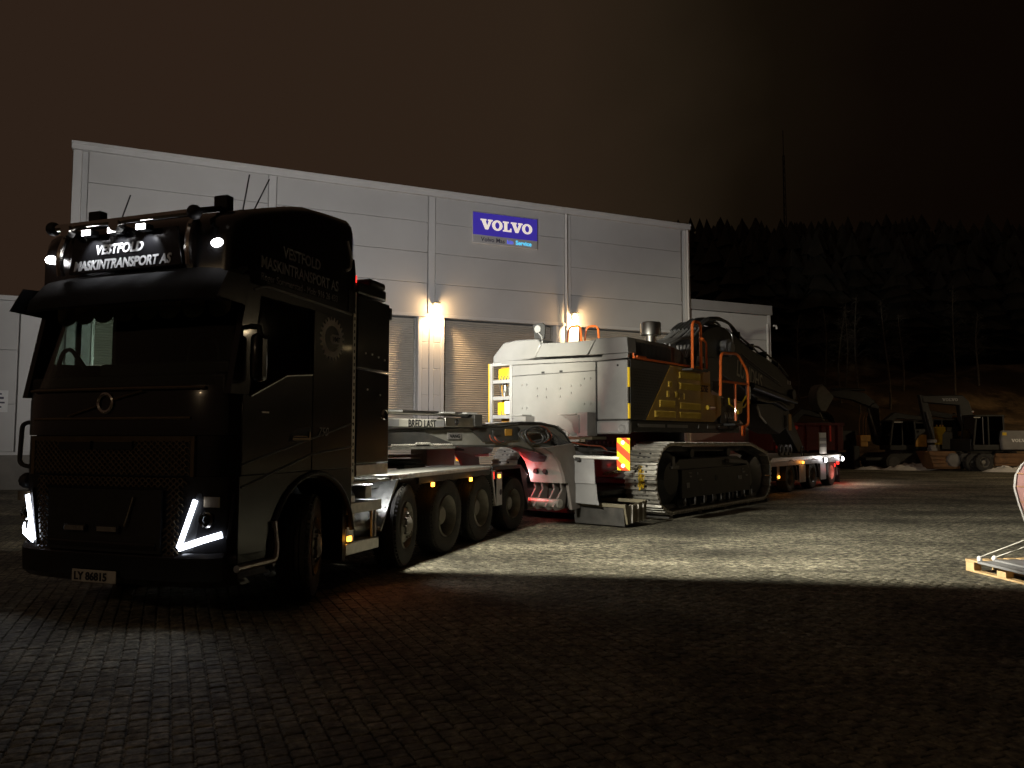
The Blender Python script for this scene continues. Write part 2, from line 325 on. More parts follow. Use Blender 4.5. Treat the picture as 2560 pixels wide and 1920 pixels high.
# ------------------------------------------------------------------ ground
def ground_material():
    m = bpy.data.materials.new('paved_yard'); m.use_nodes = True; n = m.node_tree; b = n.nodes['Principled BSDF']; L = n.links.new
    g = n.nodes.new('ShaderNodeNewGeometry')
    mp = n.nodes.new('ShaderNodeMapping'); mp.inputs['Rotation'].default_value = (0, 0, R_(-114.)); L(g.outputs['Position'], mp.inputs[0])
    br = n.nodes.new('ShaderNodeTexBrick'); L(mp.outputs[0], br.inputs['Vector'])
    br.inputs['Scale'].default_value = 1; br.inputs['Brick Width'].default_value = .108; br.inputs['Row Height'].default_value = .113; br.inputs['Mortar Size'].default_value = .008; br.inputs['Mortar Smooth'].default_value = .3; br.offset = .5
    br.inputs['Color1'].default_value = (.120, .110, .080, 1); br.inputs['Color2'].default_value = (.172, .158, .114, 1); br.inputs['Mortar'].default_value = (.062, .058, .05, 1)
    n1 = n.nodes.new('ShaderNodeTexNoise'); n1.inputs['Scale'].default_value = 24; n1.inputs['Detail'].default_value = 5; n1.inputs['Roughness'].default_value = .75; L(g.outputs['Position'], n1.inputs['Vector'])
    n2 = n.nodes.new('ShaderNodeTexNoise'); n2.inputs['Scale'].default_value = .55; n2.inputs['Detail'].default_value = 7; n2.inputs['Roughness'].default_value = .62; L(g.outputs['Position'], n2.inputs['Vector'])
    # grit and frost on the stones
    k1 = n.nodes.new('ShaderNodeMapRange'); k1.inputs['From Min'].default_value = .36; k1.inputs['From Max'].default_value = .64; k1.inputs['To Min'].default_value = .22; k1.inputs['To Max'].default_value = 1.9; L(n1.outputs[0], k1.inputs['Value'])
    k2 = n.nodes.new('ShaderNodeMapRange'); k2.inputs['From Min'].default_value = .35; k2.inputs['From Max'].default_value = .68; k2.inputs['To Min'].default_value = .45; k2.inputs['To Max'].default_value = 1.6; L(n2.outputs[0], k2.inputs['Value'])
    mu = n.nodes.new('ShaderNodeMath'); mu.operation = 'MULTIPLY'; L(k1.outputs[0], mu.inputs[0]); L(k2.outputs[0], mu.inputs[1])
    mx = n.nodes.new('ShaderNodeMix'); mx.data_type = 'RGBA'; mx.blend_type = 'MULTIPLY'; mx.inputs['Factor'].default_value = 1; L(br.outputs[0], mx.inputs['A']); L(mu.outputs[0], mx.inputs['B'])
    # driven-on dark tracks / frost, by a stretched noise along the yard
    mp2 = n.nodes.new('ShaderNodeMapping'); mp2.inputs['Rotation'].default_value = (0, 0, R_(12)); mp2.inputs['Scale'].default_value = (.10, .75, 1); L(g.outputs['Position'], mp2.inputs[0])
    n3 = n.nodes.new('ShaderNodeTexNoise'); n3.inputs['Scale'].default_value = 1.3; n3.inputs['Detail'].default_value = 5; L(mp2.outputs[0], n3.inputs['Vector'])
    k3 = n.nodes.new('ShaderNodeMapRange'); k3.inputs['From Min'].default_value = .35; k3.inputs['From Max'].default_value = .65; k3.inputs['To Min'].default_value = .55; k3.inputs['To Max'].default_value = 1.45; L(n3.outputs[0], k3.inputs['Value'])
    n4 = n.nodes.new('ShaderNodeTexNoise'); n4.inputs['Scale'].default_value = 9; n4.inputs['Detail'].default_value = 3; L(g.outputs['Position'], n4.inputs['Vector'])
    k4 = n.nodes.new('ShaderNodeMapRange'); k4.inputs['From Min'].default_value = .34; k4.inputs['From Max'].default_value = .66; k4.inputs['To Min'].default_value = .36; k4.inputs['To Max'].default_value = 1.7; L(n4.outputs[0], k4.inputs['Value'])
    mq = n.nodes.new('ShaderNodeMath'); mq.operation = 'MULTIPLY'; L(k3.outputs[0], mq.inputs[0]); L(k4.outputs[0], mq.inputs[1])
    mx2 = n.nodes.new('ShaderNodeMix'); mx2.data_type = 'RGBA'; mx2.blend_type = 'MULTIPLY'; mx2.inputs['Factor'].default_value = 1; L(mx.outputs['Result'], mx2.inputs['A']); L(mq.outputs[0], mx2.inputs['B'])
    L(mx2.outputs['Result'], b.inputs['Base Color']); b.inputs['Roughness'].default_value = .78; b.inputs['Specular IOR Level'].default_value = .3
    bp = n.nodes.new('ShaderNodeBump'); bp.inputs['Strength'].default_value = .85; bp.inputs['Distance'].default_value = .012
    ma = n.nodes.new('ShaderNodeMath'); ma.operation = 'MULTIPLY_ADD'; ma.inputs[1].default_value = -1.; L(br.outputs['Fac'], ma.inputs[0]); L(n1.outputs[0], ma.inputs[2])
    L(ma.outputs[0], bp.inputs['Height']); L(bp.outputs[0], b.inputs['Normal'])
    return m
def stone_material():
    m = bpy.data.materials.new('paving_stone'); m.use_nodes = True; n = m.node_tree; b = n.nodes['Principled BSDF']; L = n.links.new
    g = n.nodes.new('ShaderNodeNewGeometry'); last = None
    for sc, det, lo, hi, fmin, fmax in ((24, 5, .40, 1.6, .34, .66), (9, 3, .6, 1.4, .34, .66), (.55, 7, .45, 1.6, .35, .68), (4.2, 2, .75, 1.25, .3, .7)):
        t = n.nodes.new('ShaderNodeTexNoise'); t.inputs['Scale'].default_value = sc; t.inputs['Detail'].default_value = det; t.inputs['Roughness'].default_value = .72 if sc == 24 else .6; L(g.outputs['Position'], t.inputs['Vector'])
        k = n.nodes.new('ShaderNodeMapRange'); k.inputs['From Min'].default_value = fmin; k.inputs['From Max'].default_value = fmax; k.inputs['To Min'].default_value = lo; k.inputs['To Max'].default_value = hi; L(t.outputs[0], k.inputs['Value'])
        if sc == 24: n1 = t
        if last is None: last = k.outputs[0]
        else:
            q = n.nodes.new('ShaderNodeMath'); q.operation = 'MULTIPLY'; L(last, q.inputs[0]); L(k.outputs[0], q.inputs[1]); last = q.outputs[0]
    mx = n.nodes.new('ShaderNodeMix'); mx.data_type = 'RGBA'; mx.blend_type = 'MULTIPLY'; mx.inputs['Factor'].default_value = 1; mx.inputs['A'].default_value = (.138, .127, .094, 1); L(last, mx.inputs['B']); L(mx.outputs['Result'], b.inputs['Base Color'])
    b.inputs['Roughness'].default_value = .78; b.inputs['Specular IOR Level'].default_value = .3
    bp = n.nodes.new('ShaderNodeBump'); bp.inputs['Strength'].default_value = .8; bp.inputs['Distance'].default_value = .012; L(n1.outputs[0], bp.inputs['Height']); L(bp.outputs[0], b.inputs['Normal'])
    return m
MG = ground_material(); M['stone'] = stone_material()
g = MB().add([(-350, -120, 0), (350, -120, 0), (350, 420, 0), (-350, 420, 0)], [(0, 1, 2, 3)]).build('ground', MG); g['kind'] = 'structure'

pav = bpy.data.objects.new('pavement', None); COL.objects.link(pav); pav['kind'] = 'structure'; pav.location = (0, 0, 0); pav.rotation_euler = (0, 0, R_(24))
# local x along the facade, local y towards the building; columns run along y, alternate columns shifted by half a stone
PW, PL = .113, .108
def stone(cx, cy, h, j):
    a, c = PW/2-.004, PL/2-.004; z = .035
    o = [(-a, -c*.72), (-a*.82, -c), (a*.82, -c), (a, -c*.72), (a*.93, 0), (a, c*.72), (a*.82, c), (-a*.82, c), (-a, c*.72), (-a*.93, 0)]
    vs = [(cx+x, cy+y, -.03) for x, y in o]+[(cx+x, cy+y, h-.005) for x, y in o]+[(cx+x*.88, cy+y*.88, h+j*(x+y)) for x, y in o]
    n = 10
    return vs, [tuple(range(2*n, 3*n))]+[(i, (i+1) % n, n+(i+1) % n, n+i) for i in range(n)]+[(n+i, n+(i+1) % n, 2*n+(i+1) % n, 2*n+i) for i in range(n)]
def in_view(p):
    x, y = p
    return y > 3.5 and abs(x) < y*.70+.3
cells = []
ca, sa = math.cos(R_(24)), math.sin(R_(24))
for i in range(-90, 110):
    for k in range(10, 115):
        cx, cy = i*PW, (k+(.5 if i % 2 else 0))*PL
        p = (cx*ca-cy*sa, cx*sa+cy*ca)
        if in_view(p) and math.hypot(*p) < 10.2: cells.append((math.hypot(*p), cx, cy))
cells.sort()
sv, sf = stone(0, 0, .012, 0); sm_ = MB().add(sv, sf).mesh('paving_stone', 'stone')
for d, cx, cy in cells[:300]:
    inst(sm_, 'paving_stone', pav, (cx+random.uniform(-.0015, .0015), cy+random.uniform(-.0015, .0015), random.uniform(-.003, .003)), (random.uniform(-.02, .02), random.uniform(-.02, .02), random.uniform(-.02, .02)))
mb = MB()
for d, cx, cy in cells[300:]:
    mb.add(*stone(cx+random.uniform(-.0015, .0015), cy+random.uniform(-.0015, .0015), .012+random.uniform(-.003, .003), random.uniform(-.02, .02)))
mb.build('paving_stone_field', 'stone', pav, kind='stuff')

# ------------------------------------------------------------------ hillside and far wood
def hz_(x, y):
    d = max(0, y-46-.12*max(0, 24-x)); h = .34*d-.00022*d*d
    h *= max(0, min(1, (x-6)/22+.25))
    return h+(math.sin(x*.7+y*.31)*.25+math.sin(x*.23-y*.5)*.5+math.sin(x*1.9+y*1.3)*.12)*min(1, d/6)-.06
mb = MB(); nx, ny = 130, 70
vs = [(-30+230*i/nx, 43+160*(j/ny)**1.5, hz_(-30+230*i/nx, 43+160*(j/ny)**1.5)) for j in range(ny+1) for i in range(nx+1)]
mb.add(vs, [(j*(nx+1)+i, j*(nx+1)+i+1, (j+1)*(nx+1)+i+1, (j+1)*(nx+1)+i) for j in range(ny) for i in range(nx)])
hm = mat('hillside_ground', (.05, .034, .018), .9, 0, 0, .5, .35, .6, 3, dirt=1., dirtcol=(.42, .31, .18))
mb.build('hillside', hm, ang=60)['kind'] = 'structure'
bpy.data.objects['hillside']['kind'] = 'structure'
mb = MB()
rf = random.Random(3)
for i in range(900):
    y = rf.uniform(72, 135); x = rf.uniform(8, 110) if y > 90 else rf.uniform(20, 75)
    b = hz_(x, y)-.3; h = rf.uniform(9, 13); w = h*rf.uniform(.20, .34); n = 8; lv = 6
    for l in range(lv):
        z0 = b+h*(.12+.8*l/lv); z1 = z0+h*.20; r = w*(1-l/lv)*rf.uniform(.85, 1.15)+.55
        ring = [(x+math.cos(2*math.pi*k/n+l)*r*rf.uniform(.6, 1.2), y+math.sin(2*math.pi*k/n+l)*r*rf.uniform(.6, 1.2), z0+rf.uniform(-.3, .3)) for k in range(n)]
        mb.add(ring+[(x, y, z1)], [(k, (k+1) % n, n) for k in range(n)])
mb.build('far_forest', 'needles', kind='stuff', ang=10)
o = bpy.data.objects['far_forest']; o['label'] = 'dark mass of conifers on the hill behind the yard'; o['category'] = 'forest'

# bare birches one can tell apart at the forest edge: (x, y, height, lean)
birches = [(34.0, 59, 9.5, .03, 'tallest pale bare birch standing alone above the brown slope at right'),
           (28.0, 57, 8.2, -.05, 'leaning thin birch just left of the tall lone birch'),
           (25.2, 56, 8.6, .01, 'straight pale birch trunk above the raised excavator boom'),
           (24.6, 57.5, 7.6, .06, 'thin birch close beside the straight one, left of it'),
           (23.4, 57, 7.2, -.03, 'slim birch above the elbow of the raised digger boom'),
           (26.6, 61, 7.0, .02, 'faint birch between the straight and the leaning birches'),
           (30.6, 60, 6.2, -.02, 'short faint birch right of the leaning one'),
           (21.6, 58, 6.5, .04, 'faint birch above the red tipper body'),
           (37.6, 62, 6.0, .05, 'low birch on the brown slope above the grey counterweight')]
for k, (x, y, h, ln, lab) in enumerate(birches):
    b = hz_(x, y)-.1; t = thing('birch_tree', lab, 'tree', (x, y, b), 0, 'bare birches at the forest edge')
    rr = random.Random(k); pts = [(ln*h*q*q+.12*math.sin(q*5+k), .1*math.sin(q*4+k*2), h*q) for q in [i/8 for i in range(9)]]
    tr = MB()
    for i in range(8): tr.cyl(pts[i], pts[i+1], .075*(1-i/9)+.015, 7, .075*(1-(i+1)/9)+.015)
    tr.build('trunk', 'bark', t)
    br = MB()
    for i in range(60):
        q = rr.uniform(.35, 1); a = rr.uniform(0, 6.28); l = (1.15-q)*rr.uniform(.8, 1.9); p = Vector((ln*h*q*q, 0, h*q)); e1 = p+Vector((math.cos(a)*l*.6, math.sin(a)*l*.6, l*.55)); e2 = e1+Vector((math.cos(a)*l*.4, math.sin(a)*l*.4, -l*.1))
        br.tube([p, e1, e2], .009, 3)
        for s in range(3):
            f = e1.lerp(e2, s/3); br.tube([f, f+Vector((rr.uniform(-.3, .3), rr.uniform(-.3, .3), rr.uniform(-.35, .2)))], .005, 3)
    br.build('crown', 'bark', t)
t = thing('radio_mast', 'thin lattice mast rising above the treeline', 'mast', (42.6, 118, hz_(42.6, 118)))
mb = MB()
for a in range(3):
    c, s_ = math.cos(a*2.094)*.3, math.sin(a*2.094)*.3; mb.tube([(c, s_, 0), (c*.5, s_*.5, 22)], .05, 5)
    c2, s2 = math.cos(a*2.094+2.094)*.3, math.sin(a*2.094+2.094)*.3
    for k in range(16): mb.tube([(c*(1-k/34), s_*(1-k/34), k*1.35), (c2*(1-k/34), s2*(1-k/34), k*1.35+1.3)], .03, 3)
mb.build('lattice', 'bgdark', t); MB().tube([(0, 0, 21.8), (0, 0, 26)], .06, 6).build('antenna', 'bgdark', t)
for nm, lab, x, y, sc in (('snow_heap', 'dirty snow heap at the yard edge left of the rusty bucket', 20.0, 38.6, 1.1), ('snow_heap', 'low snow ridge in front of the rust brown blade at right', 23.6, 36.6, .9), ('snow_heap', 'small snow patch under the black tracked digger', 18.2, 39.2, .6)):
    mb = MB(); rr = random.Random(int(x*10)); n = 16
    vs = []
    for j in range(n+1):
        for i in range(n+1):
            u, w = i/n*2-1, j/n*2-1; r = max(0, 1-u*u-w*w)
            vs.append((x+u*1.5*sc, y+w*.6*sc, -.02+r*.26*sc*(.55+.9*rr.random())))
    mb.add(vs, [(j*(n+1)+i, j*(n+1)+i+1, (j+1)*(n+1)+i+1, (j+1)*(n+1)+i) for j in range(n) for i in range(n)])
    tag(mb.build(nm, 'snow', ang=50), lab, 'snow heap', 'snow heaps along the yard edge')

# ------------------------------------------------------------------ workshop building (local x along the facade, +y into the building)
bld = thing('workshop_building', 'tall pale grey panelled workshop with roller doors behind the truck', 'building', (-14.1, 24.7, 0), 24)
BAY = 6.; ZR = [6.4, 7.6, 8.8, 10.0, 11.05]
MB().box(-.3, 24.3, .16, 20, 6.3, 11.2).build('wall_core', 'backing', bld)
mb = MB().box(-.3, -.1, .16, 20, 0, 6.3).box(24.1, 24.3, .16, 20, 0, 6.3).box(-.1, 24.1, 19.8, 20, 0, 6.3)
mb.build('side_wall', 'panel', bld)
for b in range(4):
    for r in range(4):
        x0, x1 = b*BAY+(.16 if b else .18), (b+1)*BAY-(.16 if b < 3 else .18)
        MB().box(x0, x1, 0, .158, ZR[r]+.007, ZR[r+1]-.007).build('wall_panel', 'panel', bld, .012)
for b in range(5):
    w = .13
    MB().box(b*BAY-w+(-.14 if b == 0 else 0)+(.14 if b == 4 else 0), b*BAY+w+(-.14 if b == 0 else 0)+(.14 if b == 4 else 0), -.05, .158, 6.42 if b not in (0, 4) else 0, 11.03).build('cover_strip', 'trim', bld, .012)
MB().box(-.32, 24.32, -.09, .5, 11.05, 11.27).build('roof_trim', 'trim', bld, .015)
MB().box(-.32, 24.32, -.13, .02, 11.21, 11.31).build('roof_flashing', 'trim', bld, .01)
MB().box(.16, 24.0, -.035, .158, 6.28, 6.405).build('door_lintel', 'trim', bld, .01)
MB().box(1.2, 2.6, 3.2, 5, 11.2, 11.62).box(1.0, 2.8, 3.0, 5.2, 11.62, 11.72).build('roof_vent', 'bgdark', bld)
pill = [(.42, .16), (5.47, 6.53), (11.49, 12.54), (17.44, 18.5), (23.45, 24.0)]
for a, c in pill:
    if a > c: a, c = c, a
    mid = (a+c)/2
    if c-a > .6:
        MB().box(a+.06, c-.06, .06, .6, 0, 6.28).build('pillar_core', 'backing', bld)
        for z0 in range(6):
            za, zb = .2+z0*1.02, min(6.27, .2+(z0+1)*1.02-.018)
            MB().box(a+.15, mid-.10, 0, .058, za, zb).build('pillar_panel', 'panel', bld, .01)
            MB().box(mid+.10, c-.15, 0, .058, za, zb).build('pillar_panel', 'panel', bld, .01)
        MB().box(mid-.085, mid+.085, -.035, .056, .05, 6.27).build('pillar_channel', 'trim', bld, .01)
        for q in (a, c-.14): MB().box(q, q+.14, -.02, .42, .0, 6.275).build('door_jamb', 'trim', bld, .012)
    else:
        MB().box(a, c, -.02, .42, 0, 6.275).build('door_jamb', 'trim', bld, .012)
doors = [(.43, 5.46), (6.54, 11.48), (12.55, 17.43), (18.51, 23.44)]
for a, c in doors:
    mb = MB(); z = .02
    while z < 6.2:
        mb.prism([(.36, z), (.345, z+.012), (.335, z+.04), (.345, z+.068), (.36, z+.08), (.40, z+.08), (.40, z)], 'x', a, c); z += .0865
    d = mb.build('roller_door', 'slat', bld); d['kind'] = 'stuff'
    MB().box(a, c, .30, .34, 0.005, .1).build('door_bottom_rail', 'matblack', d)
    for k in (a+.002, c-.082): MB().box(k, k+.08, .27, .333, 0, 6.27).build('door_guide', 'alu', d)
for x in (18.03-.17, 24.07): MB().tube([(x, -.16, .1), (x, -.16, 11.0)], .045, 10).build('downpipe', 'pipe', bld)
# lower wing at right
ext = thing('side_wing', 'lower pale wing joined to the right end of the workshop', 'building', (-14.1, 24.7, 0), 24)
MB().box(24.34, 29.0, .22, 12, 0, 7.45).build('wall_core', 'backing', ext)
for i in range(2):
    for r in range(6):
        x0 = 24.36+i*2.32; MB().box(x0, x0+2.305, .1, .218, .3+r*1.19, min(7.44, .3+(r+1)*1.19-.014)).build('wall_panel', 'panel', ext, .01)
MB().box(24.33, 29.12, .02, .3, 7.46, 7.92).box(28.92, 29.12, .3, 12, 7.46, 7.92).build('parapet', 'band', ext, .015)
MB().box(24.34, 29.02, .08, .23, 0, .29).build('plinth', 'concrete', ext)
MB().tube([(28.75, -.02, .3), (28.75, -.02, 7.0)], .06, 10).build('downpipe', 'pipe', ext)
MB().tube([(29.1, -.05, 6.95), (29.25, -.05, 6.95), (29.3, -.05, 6.8)], .05, 8).build('spout', 'pipe', ext)
MB().box(28.88, 29.01, .05, .22, .3, 7.45).build('corner_flashing', 'trim', ext)
# low annex at left
anx = thing('left_annex', 'low grey annex on a concrete plinth left of the workshop', 'building', (-14.1, 24.7, 0), 24)
MB().box(-14, -.75, .3, 12, 1.15, 5.95).build('wall_core', 'backing', anx)
MB().box(-.75, -.33, .4, 12, 0, 5.9).build('link_wall', 'panel', anx)
zz = [1.17, 2.67, 4.38, 5.95]
for i in range(4):
    for r in range(3): MB().box(-1.6-i*3.2-3.19, -1.6-i*3.2, .15, .298, zz[r]+.01, zz[r+1]-.01).build('wall_panel', 'panel', anx, .012)
MB().box(-1.55, -.76, .1, .298, 1.17, 5.95).build('corner_panel', 'trim', anx, .012)
MB().box(-14, -.74, .12, .4, 1.08, 1.17).build('base_flashing', 'trim', anx)
MB().box(-14, -.74, .16, 12, 0, 1.08).build('plinth', 'concrete', anx)
MB().box(-14, -.9, .05, .35, 5.95, 6.1).build('gutter', 'trim', anx, .01)
MB().tube(bend([(-1.05, .05, 6.0), (-.9, .02, 5.95), (-.55, .1, 5.3), (-.55, .12, 5.0)], .1), .05, 8).build('downpipe', 'pipe', anx)
MB().tube([(-.55, .12, 5.0), (-.55, .12, 1.2)], .05, 8).build('lower_pipe', 'pipe', anx)
def bpt(x, y, z):
    return (-14.1+x*math.cos(R_(24))-y*math.sin(R_(24)), 24.7+x*math.sin(R_(24))+y*math.cos(R_(24)), z)
# facade sign
sg = thing('fascia_sign', 'blue and grey workshop name sign high on the facade', 'sign', bpt(13.65, -.05, 9.36), 24)
MB().box(0, 2.88, -.09, 0, .0, 1.27).build('sign_box', 'trim', sg, .01)
MB().box(.02, 2.86, -.10, -.088, .345, 1.25).build('blue_field', 'blue', sg)
MB().box(.02, 2.86, -.10, -.088, .02, .335).build('name_strip', 'signgrey', sg)
wordmark(.41, 'wordmark', 'signwhite', sg, (.335, -.101, .59), X, Z, -Y, .02)
tx = [('Volvo Mas', 'inkgrey', .34), ('k', 'cyanblue', 0), ('in', 'cyanblue', 0), ('Service', 'cyan', 1.66)]
text('Volvo Mas', .245, 'lettering', 'inkgrey', sg, (.36, -.101, .10), X, Z, -Y, bold=.003)
text('kin', .245, 'lettering', 'cyanblue', sg, (1.49, -.101, .10), X, Z, -Y, bold=.003)
text('Service', .245, 'lettering', 'cyan', sg, (1.88, -.101, .10), X, Z, -Y, bold=.006)
def info_sign(loc, w, h, lab):
    s = thing('info_sign', lab, 'sign', loc, 24)
    MB().box(0, w, -.02, 0, 0, h).build('board', 'white', s)
    mb = MB()
    for k, (a, c) in enumerate(((.3, .7), (.2, .8), (.15, .85), (.2, .7))): mb.box(w*a, w*c, -.025, -.021, h*(.80-k*.2), h*(.80-k*.2)+h*(.07 if k != 1 else .1))
    mb.build('print', 'inkgrey', s)
info_sign(bpt(27.83, .09, 2.16), .36, .42, 'small white notice on the right wing below the digger boom')
info_sign(bpt(-2.35, .14, 2.42), .55, .68, 'white notice board on the left annex wall')
# warm lamps over the pillars
for x, lab in ((12.13, 'glowing wall lamp over the pillar left of the digger'), (18.22, 'glowing wall lamp over the pillar behind the digger hood')):
    t = thing('wall_lamp', lab, 'lamp', bpt(x, -.06, 6.66), 24, 'warm lamps over the door pillars')
    MB().box(-.09, .09, 0, .06, -.08, .16).box(-.13, .13, -.30, .0, .12, .17).build('bracket', 'darkgrey', t)
    MB().ball((0, -.17, .0), .105, 14, (1, 1, 1)).build('globe', 'warmlamp', t)
    lamp('lamp_light', 'SPOT', t, (0, -.20, -.12), P_DOORLAMP, (1, .66, .34), (0, .22, -1), 118, .55, .07)
    lamp('lamp_glow', 'POINT', t, (0, -.30, -.05), 75, (1, .60, .28), soft=.1)

# ------------------------------------------------------------------ wheels
def wheel(parent, x, y, z, R, w, side, kind, steer=0., name='wheel'):
    """side -1: outer face towards -y.  Part: rim mesh; sub-parts: tyre, hub, nuts, hand holes"""
    s = side; h = w/2; rr = R*.56
    rim = MB()
    if kind == 'steer':
        rim.lathe([(rr, s*(h-.02)), (rr-.012, s*(h+.005)), (rr-.03, s*(h-.02)), (rr-.045, s*(h-.09)), (rr*.72, s*(h-.03)), (rr*.60, s*(h-.002)), (rr*.42, s*(h+.006)), (rr*.40, s*(h+.03)), (rr*.25, s*(h+.055)), (.001, s*(h+.06))], n=44)
    else:
        rim.lathe([(rr, s*(h-.02)), (rr-.012, s*(h+.005)), (rr-.03, s*(h-.02)), (rr-.045, s*(h-.13)), (rr-.06, s*(h-.20)), (rr*.62, s*(h-.19)), (rr*.46, s*(h-.18)), (rr*.44, s*(h-.10)), (rr*.36, s*(h-.08)), (.001, s*(h-.075))], n=44)
    o = rim.build(name, 'rim', parent); o.location = (x, y, z); o.rotation_euler = (0, 0, R_(steer))
    T = MB(); p = [(rr-.005, -h*.85), (rr+.03, -h), (R*.80, -h*1.04), (R*.93, -h*.98), (R*.975, -h*.86), (R, -h*.80)]
    for g in (-.45, -.15, .15, .45): p += [(R, h*(g-.05)), (R-.016, h*(g-.035)), (R-.016, h*(g+.035)), (R, h*(g+.05))]
    p += [(R, h*.80), (R*.975, h*.86), (R*.93, h*.98), (R*.80, h*1.04), (rr+.03, h), (rr-.005, h*.85)]
    T.lathe(p, n=56)
    for k in range(56):   # shoulder lugs
        a = 2*math.pi*k/56
        for q in (-1, 1):
            c, si = math.cos(a), math.sin(a); rad = R*.965
            T.cyl((c*rad, q*h*.80, si*rad), (c*(R*.955), q*h*1.0, si*(R*.955)), .013, 4)
    T.build('tyre', 'rubber', o)
    hb = MB(); n = 10; rb = rr*(.52 if kind == 'steer' else .54); yo = s*(h-.0 if kind == 'steer' else h-.185)
    for k in range(n):
        a = 2*math.pi*k/n; c, si = math.cos(a)*rb, math.sin(a)*rb; hb.cyl((c, yo-s*.012, si), (c, yo+s*.035, si), .017, 6)
    hb.build('wheel_nuts', 'rim', o, kind='stuff')
    hh = MB(); rh = rr*.76; yo = s*(h-.048 if kind == 'steer' else h-.196)
    for k in range(n):
        a = 2*math.pi*(k+.5)/n; c, si = math.cos(a)*rh, math.sin(a)*rh; hh.cyl((c, yo-.03*s, si), (c, yo+.012*s, si), .026, 10)
    hh.build('hand_holes', 'ink', o, kind='stuff')
    return o

# ------------------------------------------------------------------ the heavy tractor unit (x backwards, -y the side we see)
trk = thing('tractor_truck', 'black five axle heavy haulage tractor with glowing angled headlights and roof lettering', 'truck', (-3.679, 7.007, 0), 70.5)
PLAN = [(.30, -1.235), (.18, -1.19), (.085, -1.06), (.03, -.82), (0, -.42), (0, .42), (.03, .82), (.085, 1.06), (.18, 1.19), (.30, 1.235)]
def px(y):
    for (x0, y0), (x1, y1) in zip(PLAN, PLAN[1:]):
        if y0 <= y <= y1: return x0+(x1-x0)*(y-y0)/(y1-y0)
    return .3
def band(lv, ys=None, th=.06):
    """closed band following the cab's plan curve: lv = [(z, x offset)]"""
    P = [(px(y), y) for y in ys] if ys else PLAN
    m = MB(); m.loft([[(x+o, y, z) for x, y in P]+[(x+o+th, y*.985, z) for x, y in reversed(P)] for z, o in lv]); return m
def rng(a, c, n): return [a+(c-a)*i/n for i in range(n+1)]
band([(.34, .05), (.40, -.02), (.60, -.03), (.64, .0)], th=.14).build('bumper', 'black', trk)
band([(.645, .015), (1.30, .01)]).build('front_panel', 'black', trk)
band([(1.305, .0), (1.66, .0)], rng(-.95, .95, 10)).build('grille_surround', 'matblack', trk)
for s in (-1, 1): band([(1.305, .008), (1.66, .008)], rng(.955*s, 1.235*s, 5) if s > 0 else rng(-1.235, -.955, 5)).build('corner_panel', 'black', trk)
hood = band([(1.665, .0), (2.0, .0), (2.11, .03)]); hood.build('front_lid', 'black', trk)
for z, a, c, nm in ((2.085, -1.03, 1.06, 'chrome_strip'), (1.815, -.90, .97, 'chrome_strip')):
    band([(z-.012, -.012), (z, -.02), (z+.012, -.012)], rng(a, c, 12), .03).build(nm, 'bronze', trk)
band([(1.615, -.012), (1.655, -.02)], rng(-.93, .97, 12), .03).build('grille_header', 'bronze', trk)
for s in (-.93, .97): MB().box(-.0, .03, s-.02, s+.02, 1.30, 1.655).build('grille_side', 'bronze', trk).location.x = px(s)-.015
def hexmesh(name, ok, y0, y1, z0, z1, r=.026, xo=-.012):
    m = MB(); dy = r*2.5; dz = r*1.05; k = 0
    z = z0
    while z < z1:
        y = y0+(dy/2 if k % 2 else 0)
        while y < y1:
            if ok(y, z):
                P = [(y-r*1.15, z), (y-r*.55, z+r*.9), (y+r*.55, z+r*.9), (y+r*1.15, z)]
                for a, c in zip(P, P[1:]): m.cyl((px(a[0])+xo, a[0], a[1]), (px(c[0])+xo, c[0], c[1]), .0062, 4, caps=False)
            y += dy
        z += dz; k += 1
    return m.build(name, 'bronze', trk, kind='stuff')
slots = [(-.32, .12), (.17, .55)]
hexmesh('grille_mesh', lambda y, z: not (z > 1.52 and -.36 < y < .58), -.88, .92, 1.315, 1.59)
for a, c in slots:
    MB().box(-.03, .0, a, c, 1.535, 1.605).build('grille_slot', 'ink', trk); MB().box(-.035, .0, a-.01, c+.01, 1.606, 1.614).build('slot_trim', 'bronze', trk)
hexmesh('lower_mesh', lambda y, z: (abs(y) > .66+.10*(z-.5)-.0 and abs(y) < .80+.06*(z-.5)) or z > 1.20 or (z < .60 and abs(y) < .82), -.86, .86, .47, 1.28)
band([(.63, -.035), (1.18, -.035)], rng(-.66, .66, 8), .03).build('radiator_cover', 'matblack', trk)
band([(.66, -.05), (.70, -.055), (.72, -.05)], rng(-.62, .62, 8), .03).build('cover_rib', 'black', trk)
MB().tube([(-.05, -.38, 1.12), (-.06, -.30, .86)], .012, 6).build('tow_lever', 'chrome', trk)
for a in (.40, .02):
    l = MB().box(-.075, -.04, a-.25 if a > .3 else a-.26, a, .80, .865).build('light_bar', 'matblack', trk, .01)
    m = MB(); w = .25
    for k in range(10): m.box(-.08, -.0755, a-.02-w*.09*k-.018, a-.02-w*.09*k, .812, .853)
    m.build('light_bar_lens', 'alu', l, kind='stuff')
# badge and sash
MB().lathe([(.065, -.012), (.085, -.02), (.10, -.012), (.10, 0), (.065, 0)], (-.002, .03, 1.955), 'x', 28, True).build('badge', 'chrome', trk)
MB().tube([(-.012, .47, 1.84), (-.018, .13, 1.925)], .009, 6).build('sash', 'bronze', trk)
MB().tube([(-.018, -.07, 1.985), (-.012, -.40, 2.06)], .009, 6).build('sash', 'bronze', trk)
